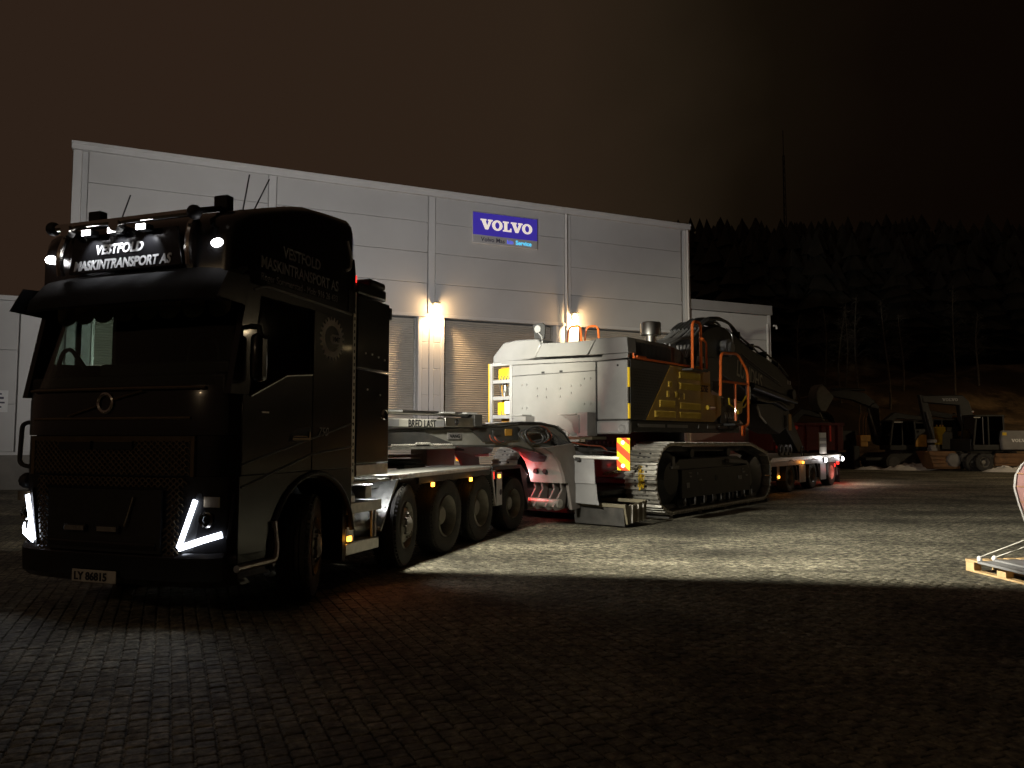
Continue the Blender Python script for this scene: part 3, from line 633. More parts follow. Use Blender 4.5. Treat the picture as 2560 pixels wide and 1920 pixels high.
# headlights
for s, pts in ((-1, [(-.975, 1.10), (-.835, .685), (-1.175, .80)]), (1, [(1.03, 1.10), (.885, .685), (1.175, .80)])):
    hs = MB(); P = [(.84, .62), (1.2, .76), (1.22, 1.15), (.97, 1.17)]
    ring = lambda o: [(px(y)+o, y*s, z) for y, z in P]
    hs.loft([ring(-.01), ring(.06)]); H = hs.build('headlight', 'matblack', trk, .01, label='lit angled headlight')
    q = [Vector((px(abs(y))-.028, y, z)) for y, z in pts]
    t = MB(); d = [.021, .032]
    up = Vector((0, s*.03, 0))
    for a, c, wd_ in ((q[0], q[1], .044), (q[1], q[2], .052)):
        n = 5
        for i in range(n):
            a0 = a.lerp(c, i/n); a1 = a.lerp(c, (i+1)/n); a0.x = px(abs(a0.y))-.026; a1.x = px(abs(a1.y))-.026
            dr = (c-a); nn = Vector((0, -dr.z, dr.y)).normalized()*wd_/2
            if (a == q[0]) and nn.y*s < 0: nn = -nn
            vs = [a0-nn, a0+nn, a1+nn, a1-nn]; t.add([v for v in vs]+[v+Vector((.012, 0, 0)) for v in vs], [(0, 1, 2, 3), (7, 6, 5, 4), (0, 3, 7, 4), (1, 5, 6, 2), (0, 4, 5, 1), (2, 6, 7, 3)])
    t.build('light_strip', 'led', H)
    yb = 1.13*s; MB().lathe([(.05, -.01), (.062, -.03), (.072, -.01), (.06, 0)], (px(1.09)-.015, 1.06*s, .93), 'x', 20).build('projector_ring', 'chrome', H)
    MB().ball((px(1.09)-.0, 1.06*s, .93), .05, 12).build('projector_lens', 'glassd', H)
    MB().box(px(1.1)-.03, px(1.1)-.015, min(1.03*s, 1.19*s), max(1.03*s, 1.19*s), 1.04, 1.13).build('reflector', 'bronze', H)
    lamp('headlight_glow', 'SPOT', H, (px(1.0)-.09, 1.0*s, .80), 6.5, (.88, .9, 1), (-1, -.1*s, -.30), 150, 1)
pl = MB().box(-.052, -.04, -.21, .305, .352, .462).build('number_plate', 'plate', trk, .006)
text('LY 86815', .098, 'plate_lettering', 'ink', pl, (-.053, .275, .372), -Y, Z, -X, bold=.0025, sx=1.02)
# side panels -------------------------------------------------------
AR = arc(1.44, .55, .72, 186, 8, 14)
for s in (-1, 1):
    ya, yb = (-1.243, -1.18) if s < 0 else (1.18, 1.243)
    MB().prism([(.28, .62), (.72, .42)]+AR+[(2.15, .66), (2.15, 1.30), (.28, 1.30)], 'y', ya, yb).build('wing_panel', 'black', trk)
    MB().prism([(.28, .40), (.715, .40), (.715, .60), (.28, .615)], 'y', ya, yb).build('bumper_return', 'black', trk)
    ft = [(.30, 1.305), (1.375, 1.305), (1.375, 2.29), (.92, 2.25), (.38, 2.03), (.30, 2.03)] if s < 0 else [(.30, 1.305), (1.375, 1.305), (1.375, 2.44), (.30, 2.38)]
    d = MB().prism(ft, 'y', ya, yb).build('door', 'black', trk, .006)
    if s < 0:
        hd = MB().prism([(.98, 1.60), (1.02, 1.68), (1.14, 1.735), (1.33, 1.75), (1.355, 1.70), (1.31, 1.635), (1.16, 1.60)], 'y', ya-.004, ya+.01).build('handle', 'ink', d)
        MB().box(1.02, 1.30, ya-.022, ya-.006, 1.618, 1.64).box(1.30, 1.325, ya-.022, ya-.006, 1.618, 1.70).box(1.04, 1.28, ya-.016, ya-.006, 1.65, 1.66).build('handle_bar', 'chrome', d)
        MB().box(.56, .66, ya-.012, ya, 1.87, 1.885).build('door_badge', 'alu', d)
    wt, wb0, wb1, wx0, wx1 = (2.96, 2.03, 2.29, .38, 1.375) if s < 0 else (2.98, 2.38, 2.44, .36, 1.16)
    MB().prism([(.13, 2.03), (.30, 2.03), (.30, wb0)]+([(.38, wb0)] if s < 0 else [(.36, wb0)])+[(.52 if s < 0 else .47, wt), (.33, wt)], 'y', ya, yb).build('front_pillar', 'black', trk)
    MB().prism([(wx1+.01, 1.305), (2.15, 1.305), (2.15, wt), (wx1+.01, wt)], 'y', ya, yb).build('sleeper_side', 'black', trk, .006)
    MB().prism([(.33, wt), (2.15, wt), (2.15, 3.05), (.35, 3.05)], 'y', ya, yb).build('roof_rail', 'black', trk)
    gl = [(.38, 2.03), (.92, 2.25), (1.37, 2.29), (1.37, 2.955), (.52, 2.955)] if s < 0 else [(.36, 2.38), (1.155, 2.44), (1.155, 2.975), (.47, 2.975)]
    MB().prism(gl, 'y', s*1.205-.004, s*1.205+.004).build('side_window', 'glassd' if s < 0 else 'glass', trk)
    MB().tube([(x, s*1.25, z) for x, z in arc(1.44, .55, .725, 190, 6, 20)], .028, 8).build('wheel_arch_lip', 'matblack', trk)
    mk = MB()
    for i in range(16):
        a0, a1 = R_(190-184*i/16), R_(190-184*(i+1)/16)
        mk.add([(1.44+.71*math.cos(a), y, .55+.71*math.sin(a)) for a in (a0, a1) for y in (s*1.2, s*.72)], [(0, 1, 3, 2)])
    mk.build('wheel_arch', 'matblack', trk)
# crease lines on the near side
for p, q, nm in (((.30, 1.40), (2.15, 1.80), 1), ((.30, 1.20), (1.38, 1.475), 0), ((1.39, 1.475), (2.14, 1.54), 0)):
    MB().tube([(p[0], -1.243, p[1]), (q[0], -1.243, q[1])], .012, 6).build('crease_moulding', 'darkgrey', trk)
MB().tube([(.40, -1.246, 2.02), (.93, -1.246, 2.243), (1.36, -1.246, 2.285)], .012, 6).build('window_moulding', 'chrome', trk)
MB().tube(bend([(.42, -1.247, 3.0), (.58, -1.247, 3.06), (2.1, -1.247, 3.02)], .1), .012, 6).build('drip_rail', 'greytext', trk)
MB().box(.80, .90, -1.19, -1.185, 2.23, 2.93).box(.66, .80, -1.19, -1.185, 2.16, 2.95).build('reflection_panel', 'beige', trk)  # beige panel inside the glass, standing in for a reflection on it
MB().tube(bend([(.22, -1.28, .50), (.76, -1.28, .50), (.79, -1.27, .62), (.76, -1.26, .86)], .06), .032, 10).build('bumper_rail', 'alu', trk)
text('750', .125, 'power_badge', 'greytext', trk, (1.47, -1.246, 1.66), X, Z, -Y, shear=.35, bold=.001)
# windscreen, header, roof
band([(2.115, .045), (2.96, .285)], rng(-1.205, 1.205, 12), .012).build('windscreen', 'glass', trk)
for s in (-1, 1): band([(2.11, .03), (2.97, .285)], rng(1.20, 1.235, 3) if s > 0 else rng(-1.235, -1.20, 3), .03).build('windscreen_pillar', 'black', trk)
MB().box(.16, .62, -1.17, 1.17, 1.9, 2.22).box(.2, .62, -1.17, .35, 2.2, 2.34).build('dashboard', 'matblack', trk, .03)
MB().box(.25, 2.1, -1.17, 1.17, 1.22, 1.28).build('cab_floor', 'matblack', trk)
MB().box(2.06, 2.15, -1.235, 1.235, 1.25, 3.3).build('rear_wall', 'black', trk)
MB().tube([(.58+.05*math.cos(a), -.55+.23*math.cos(a), 2.40+.23*math.sin(a)) for a in [i*math.pi/12 for i in range(24)]], .018, 8, True).build('steering_wheel', 'matblack', trk)
for y in (-.55, .55): MB().box(1.25, 1.42, y-.26, y+.26, 1.5, 2.42).box(1.28, 1.4, y-.14, y+.14, 2.42, 2.66).box(.85, 1.3, y-.26, y+.26, 1.5, 1.7).build('seat', 'seat', trk, .05)
MB().tube(bend([(.30, 1.05, 2.2), (.34, .98, 2.50), (.32, .85, 2.52), (.30, .62, 2.3)], .1), .022, 8).build('grab_handle', 'matblack', trk)
MB().ball((.42, .55, 2.99), .2, 16, (1, 1, .35)).build('cab_ceiling_lamp', 'plate', trk)
MB().box(.3, 2.05, -1.18, 1.18, 3.02, 3.06).build('headliner', 'matblack', trk)
for k in range(8):
    y0 = -1.06+.265*k; x = .295
    MB().prism([(y0, 2.93)]+[(y0+.1325-.1325*math.cos(math.pi*i/10), 2.85-.10*math.sin(math.pi*i/10)) for i in range(11)]+[(y0+.265, 2.93)], 'x', px(y0+.13)+.275, px(y0+.13)+.281).build('curtain_scallop', 'beige', trk)
SEC = [(.20, 3.56, 1.10), (.27, 3.66, 1.17), (.45, 3.77, 1.205), (.72, 3.87, 1.22), (1.05, 3.98, 1.225), (1.35, 4.06, 1.225), (1.70, 4.10, 1.225), (2.08, 4.13, 1.225), (2.14, 4.12, 1.222), (2.168, 4.04, 1.215)]
def rsec(x, zt, hw):
    h = [(-hw, 3.05), (-hw, zt-.17), (-hw+.02, zt-.09), (-hw+.06, zt-.035), (-hw+.14, zt-.006), (-hw*.5, zt+.005), (0, zt+.01)]
    return [(x, y, z) for y, z in h]+[(x, -y, z) for y, z in reversed(h[:-1])]
MB().loft([rsec(*q) for q in SEC]).build('roof_fairing', 'black', trk, ang=50)
band([(3.03, .26), (3.19, .20)], None, .12).build('roof_front_lip', 'visor', trk)
m = MB(); n = 14
ys = rng(-1.22, 1.22, n)
m.loft([[(px(y)*.6+x, y, z) for y in ys]+[(px(y)*.6+x+.02, y, z-.02) for y in reversed(ys)] for x, z in ((.19, 3.20), (.10, 3.13), (-.02, 2.98), (-.05, 2.865))])
m.build('sun_visor', 'visor', trk)
for s in (-1, 1): MB().prism([(.36, 3.12), (.08, 3.1), (-.05, 2.86), (.36, 2.84)], 'y', s*1.225, s*1.24).build('visor_cheek', 'black', trk)
# lettered roof board
bd = MB().prism([(-.66, 3.215), (.71, 3.215), (.66, 3.585), (-.60, 3.585)], 'x', .135, .16).build('roof_board', 'black', trk, .008)
text('VESTFOLD', .125, 'board_lettering', 'white', bd, (.134, .37, 3.385), -Y, Z, -X, bold=.004, shear=.22, sx=.98)
text('MASKINTRANSPORT AS', .125, 'board_lettering', 'white', bd, (.134, .64, 3.245), -Y, Z, -X, bold=.004, shear=.22, sx=.885)
for s in (-.76, .80): MB().tube(bend([(.13, s, 3.21), (.10, s, 3.40), (.16, s*.97, 3.60), (.24, s*.96, 3.64)], .12), .035, 8).build('board_side_rail', 'chrome', trk)
for y in (.38, .06, -.28):
    l = MB().box(.03, .12, y-.065, y+.065, 3.545, 3.605).build('board_lamp', 'matblack', trk, .01)
    MB().box(.022, .029, y-.05, y+.05, 3.55, 3.598).build('board_lamp_lens', 'ledlamp', l)
    lamp('board_lamp_light', 'SPOT', l, (.03, y, 3.53), 5, (.92, .94, 1), (1, 0, -1.1), 95, .6, .015)
for s in (-1, 1):
    y = 1.0*s if s < 0 else 1.03
    l = MB().ball((.235, y, 3.405), .09, 14, (.5, 1, .55)).build('corner_lamp', 'matblack', trk)
    MB().ball((.205, y, 3.405), .07, 12, (.5, 1, .6)).build('corner_lamp_lens', 'ledlamp', l)
    lamp('corner_lamp_light', 'SPOT', l, (.13, y, 3.41), 4, (.85, .9, 1), (-1, 0, .05), 80, .8, .02)
bar = MB().tube([(.06, -.84, 3.66), (.06, .82, 3.66)], .035, 12)
bar.build('roof_light_bar', 'chrome', trk)
MB().ball((.06, -.86, 3.66), .068, 14).build('bar_end_lamp', 'matblack', trk)
MB().ball((.06, .84, 3.66), .068, 14).build('bar_end_lamp', 'matblack', trk)
for y in (.62, .02): MB().lathe([(.002, -.06), (.06, -.06), (.075, .0), (.04, .06), (.03, .16)], (.06, y, 3.615), 'x', 18).build('air_horn', 'chrome', trk)
for s in (-1, 1):
    a = MB().tube([(.09, s*.85, 3.68), (.50, s*.79, 3.83)], .028, 8).build('lamp_arm', 'matblack', trk)
    b_ = MB().box(.47, .57, s*.79-.08, s*.79+.08, 3.81, 3.95).build('roof_work_lamp', 'matblack', trk, .015)
    MB().tube(bend([(.50, s*.79, 3.8), (.56, s*.79, 3.74), (.62, s*.79, 3.78)], .03), .018, 6).build('lamp_bracket', 'matblack', b_)
for (x, y, z), (x2, y2, z2) in (((.34, .32, 3.70), (.36, .2, 4.02)), ((.55, -.98, 3.76), (.62, -1.0, 4.17)), ((.72, -.95, 3.80), (.92, -1.0, 4.22))):
    a = MB().tube([(x, y, z), (x2, y2, z2)], .007, 5).build('whip_antenna', 'matblack', trk); MB().ball((x, y, z+.01), .05, 10, (1, 1, .8)).build('antenna_base', 'matblack', a)
# side lettering and gear emblem
text('VESTFOLD', .155, 'side_lettering', 'greytext', trk, (.86, -1.228, 3.40), X, Z, -Y, bold=.003, sx=.88, depth=.002)
text('MASKINTRANSPORT AS', .155, 'side_lettering', 'greytext', trk, (.52, -1.232, 3.235), X, Z, -Y, bold=.003, sx=.80, depth=.002)
text('Roger Sommerstad - Mob: 916 26 433', .10, 'side_lettering', 'greytext', trk, (.52, -1.235, 3.115), X, Z, -Y, sx=.84, depth=.002)
m = MB(); n = 24; cx, cz = 1.72, 2.70; vs = []
for i in range(n*4):
    a = 2*math.pi*i/(n*4); r = .235 if i % 4 in (1, 2) else .198; vs.append((cx+r*math.cos(a), -1.246, cz+r*math.sin(a)))
for i in range(n*4): a = 2*math.pi*i/(n*4); vs.append((cx+.14*math.cos(a), -1.246, cz+.14*math.sin(a)))
k = n*4; m.add(vs, [(i, (i+1) % k, k+(i+1) % k, k+i) for i in range(k)])
m.prism([(cx+.0, cz-.05), (cx+.17, cz-.05), (cx+.17, cz+.05), (cx+.0, cz+.05), (cx-.03, cz+.025), (cx-.03, cz-.025)], 'y', -1.247, -1.244)
m.build('gear_emblem', 'emblem', trk)
text('VMT', .075, 'emblem_lettering', 'ink', trk, (cx+.005, -1.248, cz-.027), X, Z, -Y, bold=.002, sx=.95, depth=.001)
# near mirror, far-side loop
MB().box(.28, .44, -1.42, -1.30, 2.14, 2.58).build('mirror_housing', 'black', trk, .05)
MB().tube([(.40, -1.22, 2.66), (.38, -1.34, 2.64), (.38, -1.36, 2.56)], .025, 8).build('mirror_arm', 'matblack', trk)
MB().tube(bend([(.25, 1.23, 1.80), (.22, 1.34, 1.78), (.22, 1.36, 1.38), (.25, 1.23, 1.35)], .08), .022, 8).build('entry_loop', 'matblack', trk)
MB().ball((.25, 1.27, 1.22), .09, 12, (1, .8, .9)).build('kerb_mirror', 'matblack', trk)
# fairing edge, and a white tube painted in for light leaking past it
MB().prism([(2.155, 3.05), (2.20, 3.05), (2.20, 3.5), (2.17, 3.66), (2.155, 3.66)], 'y', -1.235, -1.20).prism([(2.155, 3.05), (2.20, 3.05), (2.20, 3.5), (2.17, 3.66), (2.155, 3.66)], 'y', 1.20, 1.235).build('side_deflector', 'black', trk)
MB().tube(bend([(2.02, -1.232, 3.84), (2.10, -1.235, 3.66), (2.09, -1.235, 3.54), (2.0, -1.235, 3.50)], .1), .016, 6).build('light_leak_tube', 'white', trk)
# chassis -------------------------------------------------------------
MB().box(.5, 8.0, -.45, -.36, .72, 1.02).box(.5, 8.0, .36, .45, .72, 1.02).build('frame_rail', 'chassis', trk)
MB().box(.35, 2.2, -.55, .55, .35, 1.2).box(2.2, 3.0, -.35, .35, .45, 1.0).build('engine', 'chassis', trk)
for x in (1.44, 3.49, 4.77, 6.08, 7.64): MB().tube([(x, -.95, .5), (x, .95, .5)], .09, 10).ball((x, 0, .5), .2, 12).build('axle', 'chassis', trk)
for x, st, k in ((1.44, 25.6, 'steer'), (3.49, 11.6, 'steer'), (4.77, 0, 'drive'), (6.08, 0, 'drive'), (7.64, -7.5, 'drive')):
    R0 = .53 if x < 7 else .47
    for s in (-1, 1): wheel(trk, x, s*1.085, R0, R0, .31, s, k, st)
# tower behind the cab
tw = MB().box(2.27, 3.03, -1.225, 1.225, 1.34, 2.42).build('tool_tower', 'black', trk, .015)
MB().box(2.27, 3.03, -1.225, 1.225, 2.435, 3.28).build('tower_upper_door', 'black', tw, .015)
MB().box(2.27, 2.95, -1.225, 1.225, 3.295, 3.44).build('tower_top', 'black', tw, .03)
MB().box(2.60, 2.98, -1.2, 1.2, 3.44, 3.54).build('tower_roll', 'matblack', tw, .04)
MB().box(2.29, 3.03, -1.22, -1.0, 1.20, 1.335).build('tower_sill', 'alu', tw, .01)
m = MB()
for x, z in ((2.45, 2.62), (2.6, 2.62), (2.75, 2.6), (2.9, 2.58), (2.5, 2.2), (2.8, 2.15)): m.cyl((x, -1.226, z), (x, -1.236, z), .012, 8)
m.build('tower_bolts', 'alu', tw, kind='stuff')
MB().lathe([(.045, -.012), (.06, -.02), (.07, 0)], (2.92, -1.226, 1.92), 'y', 16).build('tower_lock', 'chrome', tw)
m = MB().box(2.19, 2.255, -1.215, -1.195, 1.15, 3.30).build('ladder_strip', 'alu', trk)
k = MB()
for i in range(26): k.box(2.212, 2.232, -1.219, -1.2145, 1.25+i*.075, 1.285+i*.075)
k.build('strip_holes', 'ink', m, kind='stuff')
MB().box(2.20, 2.28, -1.2, -1.08, 3.42, 3.50).build('tower_marker', 'redlens', trk)
# steps, tank, tread plate
MB().box(2.02, 2.08, -1.22, -.95, .30, 1.08).build('step_post', 'matblack', trk)
st = MB().box(2.085, 2.86, -1.235, -1.195, .79, .91).box(2.085, 2.86, -1.195, -.98, .885, .908).build('step', 'alu', trk, .008)
MB().box(2.085, 2.82, -1.225, -1.185, .34, .47).box(2.085, 2.82, -1.185, -.98, .445, .468).build('step', 'alu', trk, .008)
MB().tube([(2.70, -1.19, .47), (2.70, -1.19, .79)], .018, 8).tube([(2.78, -1.19, .47), (2.78, -1.19, .79)], .018, 8).build('step_strut', 'alu', trk)
MB().lathe([(.001, .32), (.20, .32), (.235, .36), (.235, .98), (.20, 1.03), (.001, 1.03)], (2.30, -.93, 0), 'z', 28).build('adblue_tank', 'alu', trk)
MB().lathe([(.001, -.32), (.13, -.3), (.16, -.25), (.16, .25), (.13, .3), (.001, .32)], (2.72, -.92, .60), 'x', 24).build('air_tank', 'alu', trk)
MB().box(2.10, 2.16, -1.20, -1.05, 1.0, 1.1).build('filler_cap', 'matblack', trk)
MB().box(2.55, 2.70, -1.19, -.98, .93, 1.08).build('valve_box', 'alu', trk, .01)
MB().box(2.2, 3.27, -1.02, -1.0, 1.02, 1.112).build('tread_riser', 'alud', trk)
tp = MB().prism([(2.16, 1.115), (3.30, 1.115), (3.30, 1.14), (2.16, 1.14)], 'y', -1.22, -.5).prism([(3.30, 1.14), (2.86, .52), (2.83, .54), (3.26, 1.15)], 'y', -1.235, -.70).build('tread_plate', 'alud', trk)
m = MB()
for i in range(11):
    for j in range(3):
        x0 = 3.285-.44*(i+.5)/11; z0 = 1.12-.60*(i+.5)/11; y = -1.20+.17*j+(.085 if i % 2 else 0)
        nx_, nz_ = -.82, .57; m.ball((x0+nx_*.012, y, z0+nz_*.012), .034, 6, (.7, 1, .9))
for i in range(14):
    for j in range(4): m.ball((2.22+i*.08, -1.18+.16*j+(.08 if i % 2 else 0), 1.142), .028, 6, (1, .6, .25))
m.build('tread_studs', 'alu', tp, kind='stuff')
for s in (-1, 1):
    P = [(3.05, s*1.24), (6.48, s*1.24), (6.48, s*.98), (5.9, s*.50), (3.6, s*.50), (3.05, s*.8)]
    dk = MB().prism(P, 'z', 1.12, 1.18).build('deck_plate', 'alud', trk, .006)
    m = MB()
    for i in range(84): m.box(3.06+i*.0405, 3.082+i*.0405, min(s*1.243, s*1.252), max(s*1.243, s*1.252), 1.122, 1.178)
    m.build('deck_edge_ribs', 'alu', dk, kind='stuff')
    MB().box(3.85, 6.45, min(s*1.235, s*1.2), max(s*1.235, s*1.2), 1.03, 1.115).build('deck_skirt', 'chassis', trk)
    MB().prism([(6.5, 1.10), (6.52, 1.17), (7.98, 1.14), (8.20, 1.02), (8.32, .62), (8.36, .30), (8.32, .30), (8.27, .60), (8.14, .97), (7.94, 1.08)], 'y', s*1.26, s*.72).build('rear_fender', 'matblack', trk, .008)
    MB().prism([(8.22, .98), (8.34, .62), (8.37, .30), (7.98, .9), (7.9, 1.09), (8.06, 1.08)], 'y', s*1.262, s*1.25).build('fender_cheek', 'matblack', trk)
    MB().box(6.72, 6.98, min(s*1.255, s*1.23), max(s*1.255, s*1.23), .50, 1.06).build('guard_plate', 'alud', trk, .008)
    MB().cyl((6.9, s*1.256, .72), (6.9, s*1.262, .72), .05, 16).build('guard_eye', 'ink', trk)
    MB().prism([(6.50, 1.09), (6.56, 1.09), (6.70, .52), (6.66, .50)], 'y', s*1.25, s*.8).build('mud_plate', 'alud', trk)
    tl = MB().box(8.02, 8.07, min(s*.45, s*.70), max(s*.45, s*.70), .86, 1.0).build('tail_lamp', 'redlens', trk, .01)
    lamp('tail_light', 'SPOT', tl, (8.10, s*.62, .93), 4, (1, .04, .03), (1, -.35, .06), 100, .6, .05)
MB().box(7.95, 8.02, -.7, .7, .55, 1.0).build('rear_beam', 'chassis', trk)
nl = MB().box(8.30, 8.34, -1.08, -.86, .98, 1.06).build('tail_lamp', 'redlens', trk)
lamp('tail_light', 'SPOT', nl, (8.37, -.95, 1.02), 20, (1, .04, .035), (.55, -1, .02), 165, .5, .04)
wl = MB().cyl((8.27, -1.20, .93), (8.34, -1.20, .93), .06, 16).build('rear_flood_lamp', 'matblack', trk); MB().ball((8.345, -1.20, .93), .055, 10).build('flood_lens', 'ledlamp', wl)
lamp('rear_flood_light', 'SPOT', wl, (8.40, -1.20, .93), 12, (.95, .97, 1), (1, .1, .12), 130, 1)
sl = MB().box(2.72, 2.82, -1.14, -1.04, 1.088, 1.113).build('step_lamp', 'matblack', trk); MB().box(2.73, 2.81, -1.13, -1.05, 1.083, 1.0875).build('step_lamp_lens', 'ledlamp', sl)
lamp('step_light', 'SPOT', sl, (2.72, -1.10, 1.06), 12, (.95, .97, 1), (.25, -.15, -1), 176, .3, .03)
lamp('step_light', 'SPOT', sl, (3.10, -1.05, 1.36), 22, (1, .97, .9), (-.1, -.2, -1), 165, .5, .03)
# fifth wheel
MB().lathe([(.18, 1.20), (.46, 1.24), (.50, 1.27), (.46, 1.30), (.12, 1.30)], (5.35, 0, 0), 'z', 36).box(5.0, 5.7, -.42, -.32, 1.02, 1.22).box(5.0, 5.7, .32, .42, 1.02, 1.22).build('fifth_wheel', 'chassis', trk)
MB().tube(bend([(3.2, .1, 1.3), (3.5, .15, 1.9), (4.0, .1, 1.8), (4.3, 0, 1.5)], .3, 8), .022, 6).build('air_line', 'hoser', trk)
MB().lathe([(.25, -.02), (.42, -.06), (.52, 0), (.42, .06), (.25, .02)], (3.22, -.3, 1.75), 'x', 30, True).build('hose_reel', 'hose', trk)
# side marker lamps
for x, z in ((2.10, .53), (4.23, 1.0), (5.58, 1.0), (6.83, .99)):
    a = MB().box(x-.035, x+.035, -1.272, -1.245, z-.028, z+.028).build('marker_lamp', 'amber', trk, .006)
    lamp('marker_light', 'SPOT', a, (x, -1.285, z), 7 if x < 3 else 1.2, (1, .30, .12), (-.25, -1, -.12), 150, 1, .03)
# work lamps on the back of the tower
for y, nm in ((-1.12, 'ground'), (1.0, 'wall'), (-.35, 'rear')):
    l = MB().box(3.035, 3.10, y-.10, y+.10, 3.1, 3.25).build('work_lamp', 'matblack', trk, .01); MB().box(3.102, 3.106, y-.08, y+.08, 3.11, 3.24).build('work_lamp_lens', 'ledlamp', l)
    if nm == 'ground': shape_beam(lamp('ground_flood', 'SPOT', l, (3.13, y, 3.17), P_GROUND, (1, .95, .79), (1, .17, -.06), 179, .12, .11), .028, .96, .48)
    elif nm == 'wall': lamp('wall_flood', 'SPOT', l, (3.13, y, 3.17), P_WALL, (1, .97, .95), (.84, .38, .25), 108, .95, .06)
    else: lamp('rear_beam_light', 'SPOT', l, (3.13, y, 3.17), P_REAR, (1, .95, .70), (6, -.36, .0), 32, 1, .05)

# ------------------------------------------------------------------ low loader trailer (x backwards, -y the side we see)
trl = thing('low_loader_trailer', 'grey low loader trailer under the tracked digger with lit rear bogie', 'trailer', (1.48, 16.816, -.132), 51.5); trl.scale = (1.08, 1.08, 1.08)
TOP = [(-6.75, 1.74), (-5.9, 1.76), (-4.2, 1.82), (-3.1, 1.90), (-2.6, 1.90), (-2.15, 1.85), (-1.85, 1.72), (-1.66, 1.54)]
BOT = [(-6.75, 1.56), (-5.9, 1.52), (-3.2, 1.48)]
for s in (-1, 1):
    MB().prism(BOT+[(-2.7, 1.40), (-2.3, 1.30), (-1.75, 1.35)]+[(x, z-.04) for x, z in reversed(TOP)], 'y', s*.895, s*.85).build('neck_web', 'neckgrey', trl)
    f = MB()
    n = len(TOP)
    f.loft([[(x, s*.66, z-.035), (x, s*.92, z-.035), (x, s*.92, z), (x, s*.66, z)] for x, z in TOP]); f.build('neck_top_flange', 'darkgrey', trl, .006)
    MB().loft([[(x, s*.66, z), (x, s*.92, z), (x, s*.92, z+.03), (x, s*.66, z+.03)] for x, z in BOT+[(-2.75, 1.40)]]).build('neck_bottom_flange', 'chassis', trl)
    MB().prism([(-6.6, 1.56), (-6.6, 1.70), (-5.35, 1.72), (-4.75, 1.55)], 'y', s*.896, s*.925).build('neck_stiffener', 'darkgrey', trl)
    MB().prism([(-4.35, 1.76), (-3.2, 1.82), (-3.2, 1.60), (-4.05, 1.57)], 'y', s*.896, s*.92).build('neck_stiffener', 'darkgrey', trl)
    MB().box(-6.0, -4.75, min(s*.90, s*.97), max(s*.90, s*.97), 1.48, 1.515).build('neck_ledge', 'alud', trl)
MB().box(-6.7, -2.6, -.75, .75, 1.60, 1.66).build('neck_plate', 'chassis', trl)
m = MB()
for i in range(26): m.ball((-5.95+i*.046, -.94, 1.535+(.02 if 9 < i < 16 else 0)), .026, 8, (1.2, .7, .8))
m.build('lashing_chain', 'steel', trl, kind='stuff')
# folded wide-load board and pipework on the neck
sb = MB().box(-5.98, -4.98, -.97, -.86, 1.775, 1.90).build('wide_load_board', 'plate', trl, .02)
text('BRED LAST', .15, 'board_lettering', 'ink', sb, (-5.70, -.973, 1.783), X, Z, -Y, bold=.002, sx=.74, depth=.002)
for x in (-5.93, -5.05): MB().box(x-.12, x+.06, -.975, -.968, 1.79, 1.885).build('board_end_lens', 'exlight', sb)
MB().box(-4.96, -4.35, -.97, -.80, 1.795, 1.93).build('support_box', 'alu', trl, .01)
MB().lathe([(.022, -.972), (.034, -.982), (.042, -.972)], (-4.72, 0, 1.865), 'y', 14).build('box_eye', 'ink', trl)
MB().box(-4.34, -4.16, -.985, -.70, 1.80, 1.985).build('junction_box', 'darkgrey', trl, .012)
MB().tube([(-6.0, -.84, 1.985), (-4.35, -.84, 1.985)], .035, 12).build('support_pipe', 'alu', trl)
for x in (-5.9, -4.85, -4.36): MB().box(x-.12, x+.12, -.95, -.55, 1.99, 2.012).build('bearer_pad', 'white', trl)
vp = MB().box(-4.84, -4.56, -.912, -.897, 1.615, 1.705).build('maker_plate', 'bggrey', trl)
text('VANG', .075, 'plate_lettering', 'ink', vp, (-4.805, -.914, 1.635), X, Z, -Y, bold=.002, sx=1.05, depth=.001)
MB().box(-3.54, -3.36, -.93, -.82, 1.665, 1.775).build('control_box', 'brass', trl, .008)
MB().cyl((-4.05, -.86, 1.60), (-3.75, -.86, 1.60), .045, 14).build('valve_body', 'matblack', trl)
MB().box(-3.85, -3.62, -.93, -.82, 1.66, 1.76).build('pump_unit', 'exdark', trl, .015)
rh = random.Random(11)
def hose(pts, r=.014, m='hose', parent=trl, nm='hose'): return MB().tube(bend(pts, .2, 5), r, 6).build(nm, m, parent)
for k in range(4): hose([(-3.9+rh.uniform(-.1, .1), -.88, 1.74), (-3.92+k*.06, -.95, 1.60), (-3.75+k*.05, -.93, 1.55), (-3.6+k*.04, -.9, 1.60), (-3.58+k*.03, -.88, 1.72)], .012, 'hoser' if k % 2 == 0 else 'hose')
for k in range(7):   # coiled air and electric lines hung on the neck
    cx, cz, rx, rz = -2.86+rh.uniform(-.08, .12), 1.665+rh.uniform(-.02, .02), rh.uniform(.22, .40), rh.uniform(.10, .165)
    MB().tube([(cx+rx*math.cos(a), -.97-.012*k+.02*math.sin(3*a), cz+rz*math.sin(a)) for a in [i*math.pi/14 for i in range(28)]], .015, 6, True).build('hose_coil', 'hose' if k != 3 else 'hoser', trl)
for k in range(8):
    a = rh.uniform(-.1, .1); hose([(-2.5+a, -.95, 1.78-rh.uniform(0, .1)), (-2.3+a, -1.0, 1.66+rh.uniform(-.06, .06)), (-2.05+a, -1.05, 1.52+rh.uniform(-.05, .05)), (-1.7+rh.uniform(-.1, .3), -1.15, 1.38+rh.uniform(-.04, .05)), (-1.2+rh.uniform(-.3, .2), -1.2, 1.36+rh.uniform(-.03, .03))], rh.uniform(.010, .018))
